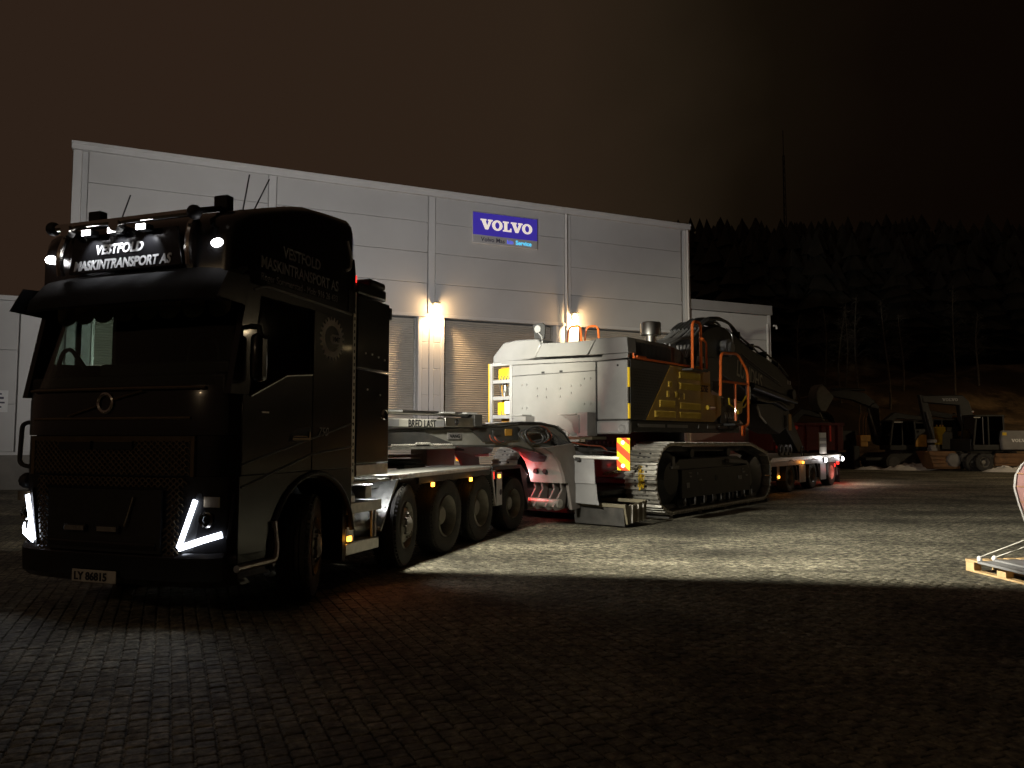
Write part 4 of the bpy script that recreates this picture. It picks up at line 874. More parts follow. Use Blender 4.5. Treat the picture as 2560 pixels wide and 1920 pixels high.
hose([(-1.75, -1.0, 1.55), (-1.5, -1.1, 1.50), (-1.1, -1.2, 1.48), (-1.0, -1.25, 1.40)], .014, 'hoser'); hose([(-1.5, -1.3, 1.43), (-.6, -1.9, 1.28)], .009)
m = MB(); m.tube([(-2.35+.012*i*.55, -.99+.045*math.cos(i*.9), 1.60-.0035*i+.05*math.sin(i*.9)) for i in range(70)], .008, 5); m.build('spiral_cable', 'hose', trl)
# swan neck drop with its hinge
IN = [(-2.80, 1.47), (-2.55, 1.38), (-2.36, 1.22), (-2.24, 1.0), (-2.20, .86)]
OUT = [(-1.95, 1.54), (-1.84, 1.28), (-1.78, .95), (-1.76, .62), (-1.76, .42), (-1.92, .40)]
MB().prism(IN+[(-2.12, .86), (-2.0, .40)]+OUT[::-1], 'y', -1.16, -1.10).build('swan_side', 'primergrey', trl, .006)
MB().prism(IN+[(-2.12, .86), (-2.0, .40)]+OUT[::-1], 'y', 1.10, 1.16).build('swan_side', 'primergrey', trl, .006)
m = MB(); m.loft([[(x, -1.10, z), (x, -.42, z), (x+.05, -.42, z+.01), (x+.05, -1.10, z+.01)] for x, z in IN]); sf = m.build('swan_face', 'swanface', trl)
for y in (-.80, -.60): MB().cyl((-2.32, y, 1.06), (-2.16, y, 1.03), .042, 16).build('face_hole', 'ink', sf)
m = MB(); m.loft([[(x-.012+.01*k, y, z) for y, z, x in ((-.98, 1.32, -2.485), (-.85, 1.42, -2.64), (-.55, 1.44, -2.70), (-.47, 1.30, -2.465), (-.60, 1.22, -2.37), (-.85, 1.225, -2.375))] for k in (0, 1)]); m.build('face_opening', 'ink', sf)
for y in (-1.02, -.86, -.62, -.46, .46, .62, .86, 1.02):
    MB().prism([(-2.18, .90), (-2.12, .75), (-2.30, .55), (-2.40, .47), (-2.3, .40), (-2.05, .42), (-1.95, .9)], 'y', y-.018, y+.018).build('hinge_lug', 'primergrey', trl, .005)
MB().cyl((-2.24, -1.08, .52), (-2.24, 1.08, .52), .075, 18).build('hinge_shaft', 'steel', trl)
MB().box(-1.95, -1.90, -1.05, -.42, .42, 1.3).build('hinge_back', 'chassis', trl)
MB().box(-3.6, -2.9, .75, 1.15, 1.15, 1.45).build('neck_tool_box', 'plate', trl, .01)
MB().tube([(-4.5, .9, 1.33), (-3.6, .9, 1.33)], .03, 8).build('lamp_rod', 'pipe', trl)
# front shield, flap, hazard boards
for s in (-1, 1):
    if s < 0: MB().prism([(s*.93, 1.27), (s*1.55, 1.27), (s*1.57, .85), (s*.97, .86)], 'x', -1.92, -1.90).build('front_shield', 'exlight', trl, .004)
    if s < 0: MB().prism([(s*1.02, .86), (s*1.575, .85), (s*1.60, .60), (s*1.63, .50), (s*1.0, .52)], 'x', -1.895, -1.88).build('shield_flap', 'exgrey', trl)
    MB().tube([(-1.93, s*.75, 1.31), (-1.93, s*(2.06 if s < 0 else 1.6), 1.295)], .03, 10).build('board_rod', 'pipe', trl)
    MB().box(-2.0, -1.9, min(s*1.22, s*1.30), max(s*1.22, s*1.30), 1.24, 1.30).build('rod_clamp', 'exdark', trl)
    y0, y1 = (-2.26, -2.02) if s < 0 else (1.36, 1.60)
    z0, z1 = (1.10, 1.63) if s < 0 else (1.18, 1.58)
    hb = MB().box(-1.95, -1.93, y0, y1, z0, z1).build('hazard_board', 'hazy', trl, .004)
    w_, h_ = y1-y0, z1-z0
    stripes = [[(0, .62), (0, .88), (1, .52), (1, .26)], [(0, .12), (0, .34), (.95, 0), (.35, 0)], [(.30, 1), (.75, 1), (1, .92), (1, .78)]]
    for P in stripes:
        MB().prism([(y1-u*w_, z0+v*h_) for u, v in P], 'x', -1.954, -1.951).build('hazard_stripe', 'hazr', hb)
    for v in (.14, .86): MB().cyl((-1.954, y1-w_*.5, z0+h_*v), (-1.966, y1-w_*.5, z0+h_*v), .035, 14).build('board_lamp', 'signwhite', hb)
# outrigger cradle on the ground side
rp = MB().box(-1.75, -1.68, -2.05, -1.0, .46, .52).box(-1.06, -1.0, -2.05, -1.0, .50, .56).prism([(-1.75, .48), (-1.02, .54), (-1.02, .24), (-1.66, .18)], 'y', -2.05, -2.01).build('outrigger', 'bronzeg', trl, .006)
MB().prism([(-1.74, .50), (-1.68, .15), (-1.02, .20), (-1.0, .24), (-1.64, .20), (-1.70, .50)], 'y', -2.0, -1.0).build('outrigger_pan', 'chassis', rp)
for x in (-1.55, -1.35, -1.18): MB().prism([(x, .20), (x+.03, .20), (x+.05, .50), (x+.02, .50)], 'y', -2.07, -2.0).build('outrigger_rib', 'steel', rp)
MB().box(-1.35, 7.3, -.85, .85, .26, .66).build('deck_beam', 'chassis', trl, .01)
MB().box(-1.3, 7.0, -1.28, 1.28, .60, .68).build('deck_floor', 'chassis', trl)
for x in [(.2+i*1.25) for i in range(5)]: MB().box(x-.08, x+.08, -1.9, 1.9, .13, .195).build('track_bearer', 'chassis', trl)
for k, (a0, a1, mm) in enumerate((((-1.2, -1.3, .98), (-.45, -1.62, 1.10), 'bronzeg'), ((-.45, -1.62, 1.10), (-.62, -1.7, .70), 'yellow'), ((-.42, -1.66, 1.06), (-.55, -1.72, .72), 'yellow'))):
    m = MB(); a0, a1 = Vector(a0), Vector(a1); d = (a1-a0); L_ = int(d.length/.055)
    for i in range(L_):
        c = a0+d*((i+.5)/L_); q = d.normalized().orthogonal() if i % 2 else d.normalized().cross(d.normalized().orthogonal())
        e1 = d.normalized()*.04; m.tube([c-e1+q*.02, c+e1+q*.02, c+e1-q*.02, c-e1-q*.02], .009, 5, True)
    m.build('lashing_chain', mm, trl, kind='stuff')
# rear bogie
MB().box(6.9, 13.3, -.55, .55, .50, .92).build('bogie_beam', 'chassis', trl)
MB().prism([(6.6, .64), (7.3, .98), (13.4, .98), (13.4, 1.09), (7.1, 1.09), (6.5, .70)], 'y', -1.34, 1.34).build('bogie_deck', 'alud', trl, .008)
MB().box(7.0, 13.38, -1.345, -1.30, .86, .975).build('bogie_rail', 'exlight', trl); MB().box(7.0, 13.38, 1.30, 1.345, .86, .975).build('bogie_rail', 'exlight', trl)
for x in (8.55, 10.5, 12.4):
    MB().tube([(x, -1.0, .525), (x, 1.0, .525)], .08, 8).build('bogie_axle', 'chassis', trl)
    for s in (-1, 1):
        wheel(trl, x, s*1.17, .528, .405, .27, s, 'drive')
        m = MB(); A = arc(x, .52, .50, -8, 188, 14)
        m.loft([[(a, s*1.345, b), (a, s*.95, b), (a+(x-a)*.05, s*.95, b-.02), (a+(x-a)*.05, s*1.345, b-.02)] for a, b in A]); m.build('mudguard', 'matblack', trl)
for x in (9.52, 11.45): MB().box(x-.28, x+.28, -1.33, -1.29, .35, .85).build('bogie_guard', 'exlight', trl, .006)
MB().box(13.25, 13.29, -1.3, -.85, .18, .62).build('rear_mud_flap', 'rubber', trl)
bp = MB().box(11.05, 11.75, -1.36, -1.34, 1.13, 1.78).build('stowed_board', 'plate', trl, .005)
for z in (1.34, 1.52): MB().box(11.07, 11.73, -1.366, -1.361, z, z+.10).build('board_print', 'bggrey', bp)
for x, w in ((11.45, 1), (13.25, 1.4)):
    l = MB().box(x-.07, x+.07, -1.40, -1.345, .88, 1.0).build('side_flood', 'matblack', trl, .01); MB().ball((x, -1.415, .94), .085, 12, (1, .4, .8)).build('side_flood_lens', 'ledlamp', l)
    lamp('rail_fill_light', 'POINT', l, (x, -1.56, 1.0), 4, (1, .93, .88), soft=.03)  # added point light that brightens the rail behind the flood
    lamp('side_flood_light', 'SPOT', l, (x, -1.43, .94), 520*w, (1, .92, .76), (.75, -1, -.05), 160, .8)
rl = MB().box(13.39, 13.43, -1.25, -.85, .75, .90).build('tail_lamp', 'redlens', trl); MB().box(13.39, 13.43, .85, 1.25, .75, .90).build('tail_lamp', 'redlens', trl)
lamp('tail_light', 'POINT', rl, (13.6, -1.2, .80), 30, (1, .05, .03), soft=.05)
a = MB().box(12.55, 12.62, -1.36, -1.345, .70, .80).build('side_reflector', 'redlens', trl); lamp('reflector_glow', 'POINT', a, (12.5, -1.42, .62), 3, (1, .05, .03))
for x, z in ((7.5, .58), (9.5, .92)):
    a = MB().box(x-.035, x+.035, -1.372, -1.347, z-.03, z+.03).build('marker_lamp', 'amber', trl)
    lamp('marker_light', 'POINT', a, (x, -1.41, z), 1.5, (1, .33, .04))
MB().box(7.4, 7.6, -1.345, -1.30, .5, .87).build('lamp_bracket', 'chassis', trl)
for k in range(3): MB().lathe([(.10, -.03), (.16, -.04), (.16, .04), (.10, .03)], (9.0+.35*k, -.9, 1.27), 'y', 20, True).build('strap_reel', 'hose', trl)
MB().tube(bend([(10.05, -1.2, 1.09), (10.05, -1.2, 1.36), (9.85, -1.2, 1.36), (9.85, -1.2, 1.09)], .06), .018, 6).build('stake_hoop', 'matblack', trl)

# ------------------------------------------------------------------ the tracked digger being carried
dig = thing('tracked_excavator', 'grey and yellow tracked digger with orange rails loaded on the trailer', 'excavator', (1.48, 16.816, -.132), 51.5); dig.scale = (1.08, 1.08, 1.08)
XR = -.91
MB().box(-.86, 2.62, -1.60, 1.00, 1.80, 3.06).build('engine_house', 'exdark', dig)
MB().box(.2, 2.62, 1.0, 1.55, 1.80, 3.06).build('pump_house', 'exdark', dig)
# rear face
rp = MB().prism([(-.955, 1.67), (-.42, 1.67), (-.30, 1.95), (.92, 1.98), (1.02, 2.05), (1.02, 3.085), (-.955, 2.885)][::1], 'x', XR, XR+.05)
rp = MB().prism([(-.955, 1.67), (-.42, 1.67), (-.10, 1.86), (1.02, 1.90), (1.02, 2.865), (-.955, 2.875)], 'x', XR, XR+.05).build('rear_plate', 'exgrey', dig, .008)
MB().prism([(-.955, 2.885), (1.02, 2.875), (1.02, 3.09), (-.955, 3.05)], 'x', XR, XR+.05).build('rear_upper_plate', 'exgrey', dig, .008)
MB().prism([(-1.655, 3.075), (-.965, 3.06), (1.06, 3.10), (1.30, 3.14), (1.30, 3.19), (-1.10, 3.125), (-1.12, 3.165), (-1.655, 3.165)], 'x', XR-.012, XR+.05).build('hood_seam_plate', 'exgrey', dig, .006)
hoodp = [(-1.655, 3.17), (-.2, 3.185), (.55, 3.20), (1.54, 3.17), (1.54, 3.30), (1.26, 3.57), (.92, 3.60), (.42, 3.585), (.30, 3.49), (-.35, 3.46), (-.86, 3.445), (-.93, 3.49), (-1.63, 3.46)]
MB().prism([(.62, 3.19), (1.545, 3.15), (1.545, 3.30), (1.26, 3.57), (.92, 3.60), (.40, 3.585), (.30, 3.47), (.45, 3.21)], 'x', XR+.01, -.2).build('hood_left', 'exgrey', dig, .03)
MB().prism([(-.77, 3.185), (.43, 3.215), (.27, 3.485), (-.35, 3.46), (-.95, 3.455)], 'x', XR-.004, .9).build('hood_middle', 'exgrey', dig, .012)
MB().prism([(-1.655, 3.17), (-.80, 3.18), (-.98, 3.485), (-1.63, 3.46)], 'x', XR, -.60).build('hood_right', 'exgrey', dig, .015)
MB().prism([(-.93, 3.17), (1.4, 3.17), (1.2, 3.45), (-.9, 3.44)], 'x', -.2, 1.2).build('hood_top', 'exdark', dig)
dr = MB().box(XR-.02, XR+.05, -1.645, -1.0, 1.965, 3.045).build('rear_door', 'exlight', dig, .02)
MB().cyl((XR-.022, -1.45, 2.95), (XR-.03, -1.45, 2.95), .02, 12).build('door_lock', 'ink', dr)
MB().box(XR-.03, XR+.1, -1.66, -.985, 1.70, 1.945).build('rear_step_box', 'exlight', dig, .03)
MB().lathe([(.05, 0), (.075, -.01), (.08, 0)], (XR-.031, -1.52, 1.80), 'x', 18).build('box_cap', 'exlight', dig)
MB().box(XR+.0, XR+.03, -.995, -.96, 1.95, 2.90).build('door_gap', 'ink', dig)
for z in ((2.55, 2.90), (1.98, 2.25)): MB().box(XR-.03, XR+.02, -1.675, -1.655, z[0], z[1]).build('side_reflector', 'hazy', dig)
m = MB()
for y, z in ((.78, 2.68), (.66, 2.68), (.78, 2.22), (.66, 2.22), (-.70, 2.74), (-.84, 2.74), (-.70, 2.27), (-.84, 2.27), (.40, 2.60), (.40, 2.45), (-.40, 2.62), (-.40, 2.48), (.18, 2.58), (.18, 2.42), (-.15, 2.58), (-.15, 2.42), (-.62, 2.62)):
    m.cyl((XR-.002, y, z), (XR-.022, y, z), .024, 12)
m.build('plate_bolts', 'exgrey', rp, kind='stuff')
for y in (.25, -.18): MB().box(XR-.006, XR+.02, y-.035, y+.035, 2.885, 2.925).build('plate_slot', 'ink', dig)
for y in (.86, -.38):   # lugs that carry the missing weight
    MB().prism([(y, 2.05), (y-.40, 2.05), (y-.40, 1.72), (y-.30, 1.72), (y-.24, 1.90), (y-.12, 2.0)], 'x', XR-.30, XR).build('carrier_lug', 'exgrey', dig, .006)
    MB().prism([(y+.06, 2.06), (y-.34, 2.06), (y-.34, 2.08), (y+.06, 2.08)], 'x', XR-.32, XR).build('lug_top', 'exlight', dig)
MB().box(XR-.28, XR, -.95, -.72, 1.66, 2.10).build('carrier_bracket', 'exlight', dig, .006)
MB().box(XR-.2, XR+.3, -1.0, -.36, 1.60, 1.655).build('frame_rail', 'bronzeg', dig)
# open service bay at the left of the rear face
for y in (1.03, 1.555): MB().box(XR, XR+.07, y, y+.07, 1.95, 3.16).build('bay_post', 'exlight', dig, .008)
MB().box(XR+.01, XR+.07, 1.62, 1.66, 1.95, 3.16).build('bay_edge', 'yellow', dig)
for z in (2.02, 2.40, 2.74, 3.10): MB().box(XR+.02, XR+.07, 1.10, 1.56, z, z+.075).build('bay_rung', 'exlight', dig, .006)
MB().box(-.55, .18, 1.02, 1.60, 1.95, 3.10).build('bay_back', 'bgyel', dig)
MB().box(-.80, -.58, 1.20, 1.48, 2.80, 3.05).build('bay_tank', 'yellow', dig, .02)
MB().box(-.80, -.60, 1.28, 1.50, 2.05, 2.36).build('bay_tank', 'yellow', dig, .02)
for y in (1.22, 1.36): MB().cyl((-.72, y, 2.50), (-.72, y, 2.70), .055, 14).build('filter', 'alu', dig)
MB().box(-.86, -.82, 1.10, 1.26, 2.12, 2.37).build('bay_notice', 'white', dig)
for k in range(4): hose([(-.8, 1.15+.08*k, 2.9), (-.85, 1.2+.07*k, 2.75), (-.75, 1.13+.1*k, 2.55), (-.8, 1.2+.06*k, 2.1)], .012, 'hose', dig)
MB().box(XR-.1, XR+.1, 1.0, 1.66, 1.86, 1.945).build('bay_sill', 'exlight', dig, .008)
# light and mirror on the hood, orange left handrails
lk = MB().prism([(.50, 3.60), (.26, 3.58), (.24, 3.84), (.30, 3.90), (.54, 3.88)], 'x', -.86, -.82).build('camera_plate', 'exdark', dig, .006)
MB().cyl((-.865, .40, 3.78), (-.89, .40, 3.78), .075, 18).build('round_mirror', 'exlight', lk); MB().tube([(-.88, .38, 3.70), (-.88, .30, 3.62), (-.9, .27, 3.42)], .012, 6).build('mirror_cable', 'exlight', lk)
for x0, y0 in ((.5, .30), (.75, .02)): MB().tube(bend([(x0, y0+.35, 3.5), (x0, y0+.30, 4.0), (x0, y0, 4.0), (x0, y0-.03, 3.5)], .12), .024, 8).build('top_handrail', 'orange', dig)
# right flank: black grille, yellow doors with louvres
YS = -1.652
side = MB().prism([(-.83, 1.955), (-.83, 3.06), (.735, 3.06), (-.285, 1.955)], 'y', YS, YS+.05).build('black_grille', 'exdark', dig, .004)
m = MB()
for j in range(17):
    for i in range(22):
        x, z = -.70+.062*i+(.031 if j % 2 else 0), 2.06+.052*j
        if x < .60-(3.0-z)*.95-.03 and x > -.72: m.cyl((x, YS-.0015, z), (x, YS+.01, z), .016, 6)
m.build('grille_holes', 'ink', side, kind='stuff')
yd = MB().prism([(-.265, 1.965), (.75, 3.06), (1.02, 3.06), (1.02, 1.965)], 'y', YS-.004, YS+.05).build('yellow_door', 'exyel', dig, .005)
y2 = MB().prism([(1.03, 1.965), (1.03, 3.06), (2.60, 3.06), (2.60, 2.63), (2.68, 2.56), (3.15, 2.55), (3.15, 2.14), (2.72, 1.965)], 'y', YS-.004, YS+.05).build('yellow_door', 'exyel', dig, .005)
def louv(x0, x1, z0, z1, par):
    m = MB(); n = int((x1-x0)/.055)
    for i in range(n+1):
        x = x0+i*.055; m.add([(x, YS-.005, z0), (x+.026, YS-.026, z0+.01), (x+.03, YS-.005, z0), (x, YS-.005, z1), (x+.026, YS-.026, z1-.01), (x+.03, YS-.005, z1)], [(0, 1, 4, 3), (1, 2, 5, 4), (0, 2, 1), (3, 4, 5)])
    m.build('louvre', 'exyeld', par, kind='stuff')
for z0, z1 in ((2.82, 2.96), (2.60, 2.74), (2.20, 2.34), (2.02, 2.15)): louv(1.10, 2.05, z0, z1, y2)
for x0, x1, z0, z1 in ((.62, .75, 2.62, 2.74), (.25, .90, 2.22, 2.36), (.05, .90, 2.02, 2.15), (.55, .66, 2.42, 2.55), (.90, .98, 2.42, 2.55)): louv(x0, x1, z0, z1, yd)
for x in (1.08, 1.30): MB().box(x, x+.03, YS-.02, YS-.004, 2.40, 2.52).build('door_latch', 'exyeld', y2)
text('EC750E', .20, 'model_lettering', 'ink', y2, (2.08, YS-.006, 2.60), X, Z, -Y, bold=.004, sx=.60, depth=.001)
ub = MB().prism([(-.86, 3.085), (-.86, 3.455), (.55, 3.47), (1.25, 3.40), (1.62, 3.10), (1.62, 3.085)], 'y', -1.63, -1.45).build('upper_vent_band', 'exdark', dig, .01)
m = MB()
for i in range(28): m.box(-.62+i*.052, -.60+i*.052, -1.636, -1.629, 3.13, 3.40-.0)
m.build('vent_ribs', 'ink', ub, kind='stuff')
MB().prism([(.55, 3.08), (.55, 3.46), (1.25, 3.40), (2.4, 3.12), (2.4, 3.08)], 'y', -1.44, .9).build('hood_slope', 'exdark', dig, .02)
MB().tube([(-.78, -1.69, 3.17), (-.78, -1.69, 3.09), (1.5, -1.69, 3.09)], .022, 8).build('side_handrail', 'orange', dig)
MB().tube([(-.70, -1.70, 3.11), (-.35, -1.70, 3.11)], .03, 8).build('rail_grip', 'orange', dig)
# skirt, toolbox, steps
MB().box(-.85, 4.2, -1.63, -.6, 1.74, 1.945).build('deck_skirt', 'matblack', dig, .01)
for x0, x1 in ((-.55, .50), (.62, 1.5), (2.0, 2.05), (2.45, 2.85), (3.05, 3.5), (3.65, 4.0)): MB().box(x0, x1, -1.645, -1.631, 1.83, 1.89).build('skirt_step', 'bggrey', dig)
MB().box(2.64, 4.15, -1.60, -.75, 1.95, 2.52).build('tool_box', 'exdark', dig, .02)
vb = MB().box(3.12, 4.18, -1.655, -1.601, 1.96, 2.33).build('name_plate', 'matblack', dig)
wordmark(.135, 'wordmark', 'greytext', vb, (3.30, -1.657, 2.06), X, Z, -Y, .003)
MB().cyl((2.40, -1.68, 2.27), (2.72, -1.68, 2.27), .035, 10).build('side_lamp', 'alu', dig); MB().cyl((2.34, -1.68, 2.27), (2.41, -1.68, 2.27), .05, 10).build('lamp_cap', 'yellow', dig)
MB().lathe([(.001, 3.44), (.12, 3.44), (.12, 3.76), (.21, 3.78), (.215, 4.02), (.20, 4.05), (.001, 4.055)], (1.35, -.90, 0), 'z', 28).build('exhaust_stack', 'alu', dig)
MB().prism([(1.05, 3.40), (1.4, 3.52), (2.1, 3.30), (2.1, 3.2)], 'y', -1.2, -.4).build('intake_cover', 'exdark', dig, .02)
# orange rails
MB().tube(bend([(1.30, -1.86, 3.02), (1.32, -1.86, 3.98), (1.70, -1.86, 4.0), (1.70, -1.86, 3.02)], .12), .030, 10).build('upright_rail', 'orange', dig)
MB().tube(bend([(1.70, -1.86, 3.66), (1.97, -1.86, 3.62), (1.97, -1.86, 3.06)], .08), .022, 8).build('inner_rail', 'orange', dig)
MB().box(1.25, 2.0, -1.88, -1.6, 2.99, 3.03).build('rail_base', 'exdark', dig)
MB().ball((1.70, -1.88, 3.66), .055, 12, (1.4, 1, .7)).build('rail_clamp', 'orange', dig)
MB().tube(bend([(2.55, -1.90, 2.52), (2.60, -1.90, 3.44), (3.47, -1.92, 3.50), (3.98, -1.95, 3.12), (3.94, -1.95, 1.92), (3.68, -1.95, 1.86)], .16), .032, 10).build('platform_rail', 'orange', dig)
MB().tube([(2.58, -1.90, 2.84), (3.95, -1.95, 2.84)], .028, 8).build('cross_rail', 'orange', dig)
MB().tube(bend([(3.75, -1.94, 2.84), (3.30, -1.92, 2.84), (3.30, -1.92, 2.0)], .1), .028, 8).build('middle_rail', 'orange', dig)
MB().tube(bend([(3.74, -1.96, 1.90), (3.56, -1.96, 1.88), (3.56, -1.96, 1.68), (3.70, -1.96, 1.68), (3.70, -1.96, 1.88)], .03), .02, 6).build('rail_foot', 'orange', dig)
MB().box(3.3, 4.2, -1.9, -.75, 1.90, 1.945).build('step_deck', 'matblack', dig)
MB().box(3.16, 4.0, -1.25, -1.15, 2.94, 3.48).build('guard_panel', 'exdark', dig, .02)
MB().box(4.45, 4.62, -1.76, -1.68, 2.50, 2.86).build('side_mirror', 'matblack', dig, .03); MB().box(4.47, 4.60, -1.77, -1.758, 2.53, 2.83).build('mirror_rim', 'alu', dig, .02)
for pts in ([(3.42, 2.52), (3.45, 2.38), (3.8, 2.28), (4.3, 2.34), (4.52, 2.50)], [(3.75, 2.46), (4.2, 2.44), (4.48, 2.62)], [(4.4, 2.40), (4.62, 2.44), (4.60, 2.70), (4.42, 2.52), (4.62, 2.70)]):
    MB().tube([(x, -1.72, z) for x, z in pts], .02, 6).build('step_frame', 'yellow', dig)
MB().prism([(3.85, 2.42), (4.22, 2.42), (4.15, 2.20), (3.98, 2.16)], 'y', -1.73, -1.66).build('step_plate', 'yellow', dig, .01)
MB().box(2.30, 2.42, -1.55, -1.45, 3.08, 3.16).build('hood_beacon', 'yellow', dig, .02)
w = MB().box(2.48, 2.66, -1.50, -1.40, 3.25, 3.40).build('side_work_lamp', 'exlight', dig, .02); MB().box(2.62, 2.8, -1.5, -1.4, 3.06, 3.15).build('lamp_foot', 'exlight', dig, .02)
# boom and stick
BO = [(4.1, 2.1), (4.35, 3.3), (4.75, 4.2), (5.23, 4.42), (5.85, 4.54), (6.5, 4.52), (7.17, 4.33), (8.03, 4.12), (9.26, 3.96), (10.42, 3.70), (11.3, 3.36), (11.75, 2.95), (11.6, 2.55), (11.04, 2.45), (10.0, 2.64), (8.7, 2.68), (7.67, 2.90), (6.7, 3.12), (5.92, 3.28), (5.54, 3.10), (5.33, 2.70), (5.0, 2.05)]
MB().prism(BO, 'y', -.46, .46).build('boom', 'boom', dig, .03)
text('LUNDHS', .62, 'boom_lettering', 'plate', dig, (6.95, -.463, 3.32), Vector((.985, 0, -.17)), Vector((.17, 0, .985)), -Y, sx=.78, bold=.006, depth=.002)
MB().cyl((6.13, -.44, 3.97), (6.13, -.64, 3.97), .24, 24).cyl((6.13, -.64, 3.97), (6.13, -.72, 3.97), .15, 20).build('boom_pin', 'exgrey', dig, .01)
MB().cyl((11.2, -.44, 2.95), (11.2, -.6, 2.95), .18, 20).build('stick_pin', 'exdark', dig, .01)
MB().prism([(8.55, 2.60), (9.7, 2.66), (11.0, 2.60), (11.35, 2.0), (10.5, 1.74), (9.9, 1.85), (9.1, 2.15)], 'y', -.36, .36).build('stick', 'bgdark', dig, .03)
MB().prism([(10.6, 2.3), (11.3, 2.7), (12.9, 1.30), (12.4, 1.12)], 'y', -.30, .30).build('stick_link', 'boom', dig, .03)
MB().cyl((7.6, -.62, 3.05), (10.4, -.62, 2.80), .10, 16).cyl((10.4, -.62, 2.80), (11.3, -.62, 2.72), .06, 12).build('stick_cylinder', 'boom', dig)
MB().tube([(8.4, -.47, 2.72), (9.2, -.48, 2.66), (10.2, -.48, 2.72), (10.8, -.48, 2.58)], .03, 6).build('boom_edge_pipe', 'bronzeg', dig)
MB().tube([(8.6, -.38, 2.55), (8.85, -.38, 2.25), (9.3, -.38, 2.05)], .03, 6).build('stick_edge_pipe', 'alu', dig)
MB().box(11.0, 11.25, -.47, -.462, 1.85, 2.35).build('stick_plate', 'bgyel', dig)
for k in range(7):
    y = -.55+.17*k; MB().tube(bend([(2.9+.1*k, y, 3.75+.03*k), (3.5+.05*k, y, 3.95), (4.3, y*.8, 4.06+.03*(k % 2)), (4.85, y*.7, 4.34)], .15), .035 if k % 2 else .028, 8).build('hydraulic_pipe', 'exlight', dig)
for k in range(5): MB().tube(bend([(3.2+.15*k, -.75+.1*k, 3.2), (3.5+.1*k, -.7+.1*k, 3.55), (4.0, -.6+.1*k, 3.85)], .1), .03, 8).build('hydraulic_pipe', 'exlight', dig)
MB().box(2.5, 3.4, -.9, .7, 2.4, 3.45).build('valve_house', 'exdark', dig, .03)
for k in range(8):
    y = -.40+.11*k; d = rh.uniform(-.12, .14)
    hose([(4.8, y, 4.36), (5.4+d, y, 4.66+d*.5), (6.2, y, 4.70+d), (6.9+d, y*.9, 4.66+d), (7.5, y, 4.38), (8.3, y, 4.20)], .034, 'hose', dig)
for k in range(5):
    y = -.40+.2*k; hose([(8.0, y, 4.22), (8.8, y, 4.18+rh.uniform(0, .1)), (9.7, y, 4.02), (10.5, y, 3.85), (11.2, y, 3.55)], .03, 'hose', dig)
for x, z in ((7.3, 4.40), (8.3, 4.16), (9.3, 4.02), (10.3, 3.80)): MB().box(x-.04, x+.04, -.44, .44, z-.05, z+.13).build('hose_clamp', 'boom', dig)
MB().tube([(7.3, -.475, 3.92), (8.6, -.475, 3.62), (10.2, -.475, 3.30)], .02, 6).tube([(7.6, -.475, 3.78), (8.8, -.475, 3.50), (10.4, -.475, 3.20)], .02, 6).build('grease_lines', 'bggrey', dig, kind='stuff')
for x in (11.0, 11.2): MB().box(x, x+.06, -.47, -.455, 3.28, 3.40).build('boom_decal', 'white', dig)
hose([(6.2, -.5, 4.5), (6.35, -.62, 4.35), (6.3, -.66, 4.1)], .02, 'alu', dig)
# slewing ring and undercarriage
MB().lathe([(1.05, 1.36), (1.05, 1.55), (1.10, 1.55), (1.10, 1.74), (.2, 1.74)], (2.2, 0, 0), 'z', 48).build('slewing_ring', 'matblack', dig)
m = MB()
for i in range(60):
    a = 2*math.pi*i/60; m.cyl((2.2+1.09*math.cos(a), 1.09*math.sin(a), 1.50), (2.2+1.09*math.cos(a), 1.09*math.sin(a), 1.56), .025, 6)
m.build('ring_bolts', 'exdark', dig, kind='stuff')
MB().prism([(-1.3, .70), (-1.3, 1.10), (-1.0, 1.38), (1.0, 1.38), (1.3, 1.10), (1.3, .70)], 'x', .5, 3.9).build('centre_frame', 'exdark', dig, .03)
MB().box(-.15, .5, -1.25, 1.25, .85, 1.25).build('cross_member', 'exdark', dig, .03)
# tracks
PATH = []
def addarc(cx, cz, r, a0, a1, n):
    for i in range(n+1): a = R_(a0+(a1-a0)*i/n); PATH.append(Vector((cx+r*math.cos(a), 0, cz+r*math.sin(a))))
addarc(.18, .87, .60, 90, 270, 20); addarc(4.75, .78, .52, -90, 62, 16); PATH.append(Vector((4.1, 0, 1.44)))
def resample(P, n):
    P = P+[P[0]]; L_ = [0]
    for a, b in zip(P, P[1:]): L_.append(L_[-1]+(b-a).length)
    out = []; k = 0
    for i in range(n):
        t = L_[-1]*i/n
        while L_[k+1] < t: k += 1
        out.append((P[k].lerp(P[k+1], (t-L_[k])/(L_[k+1]-L_[k])), (P[k+1]-P[k]).normalized()))
    return out
NS = 50; pos = resample(PATH, NS); pitch = sum((a-b).length for a, b in zip(PATH, PATH[1:]+PATH[:1]))/NS
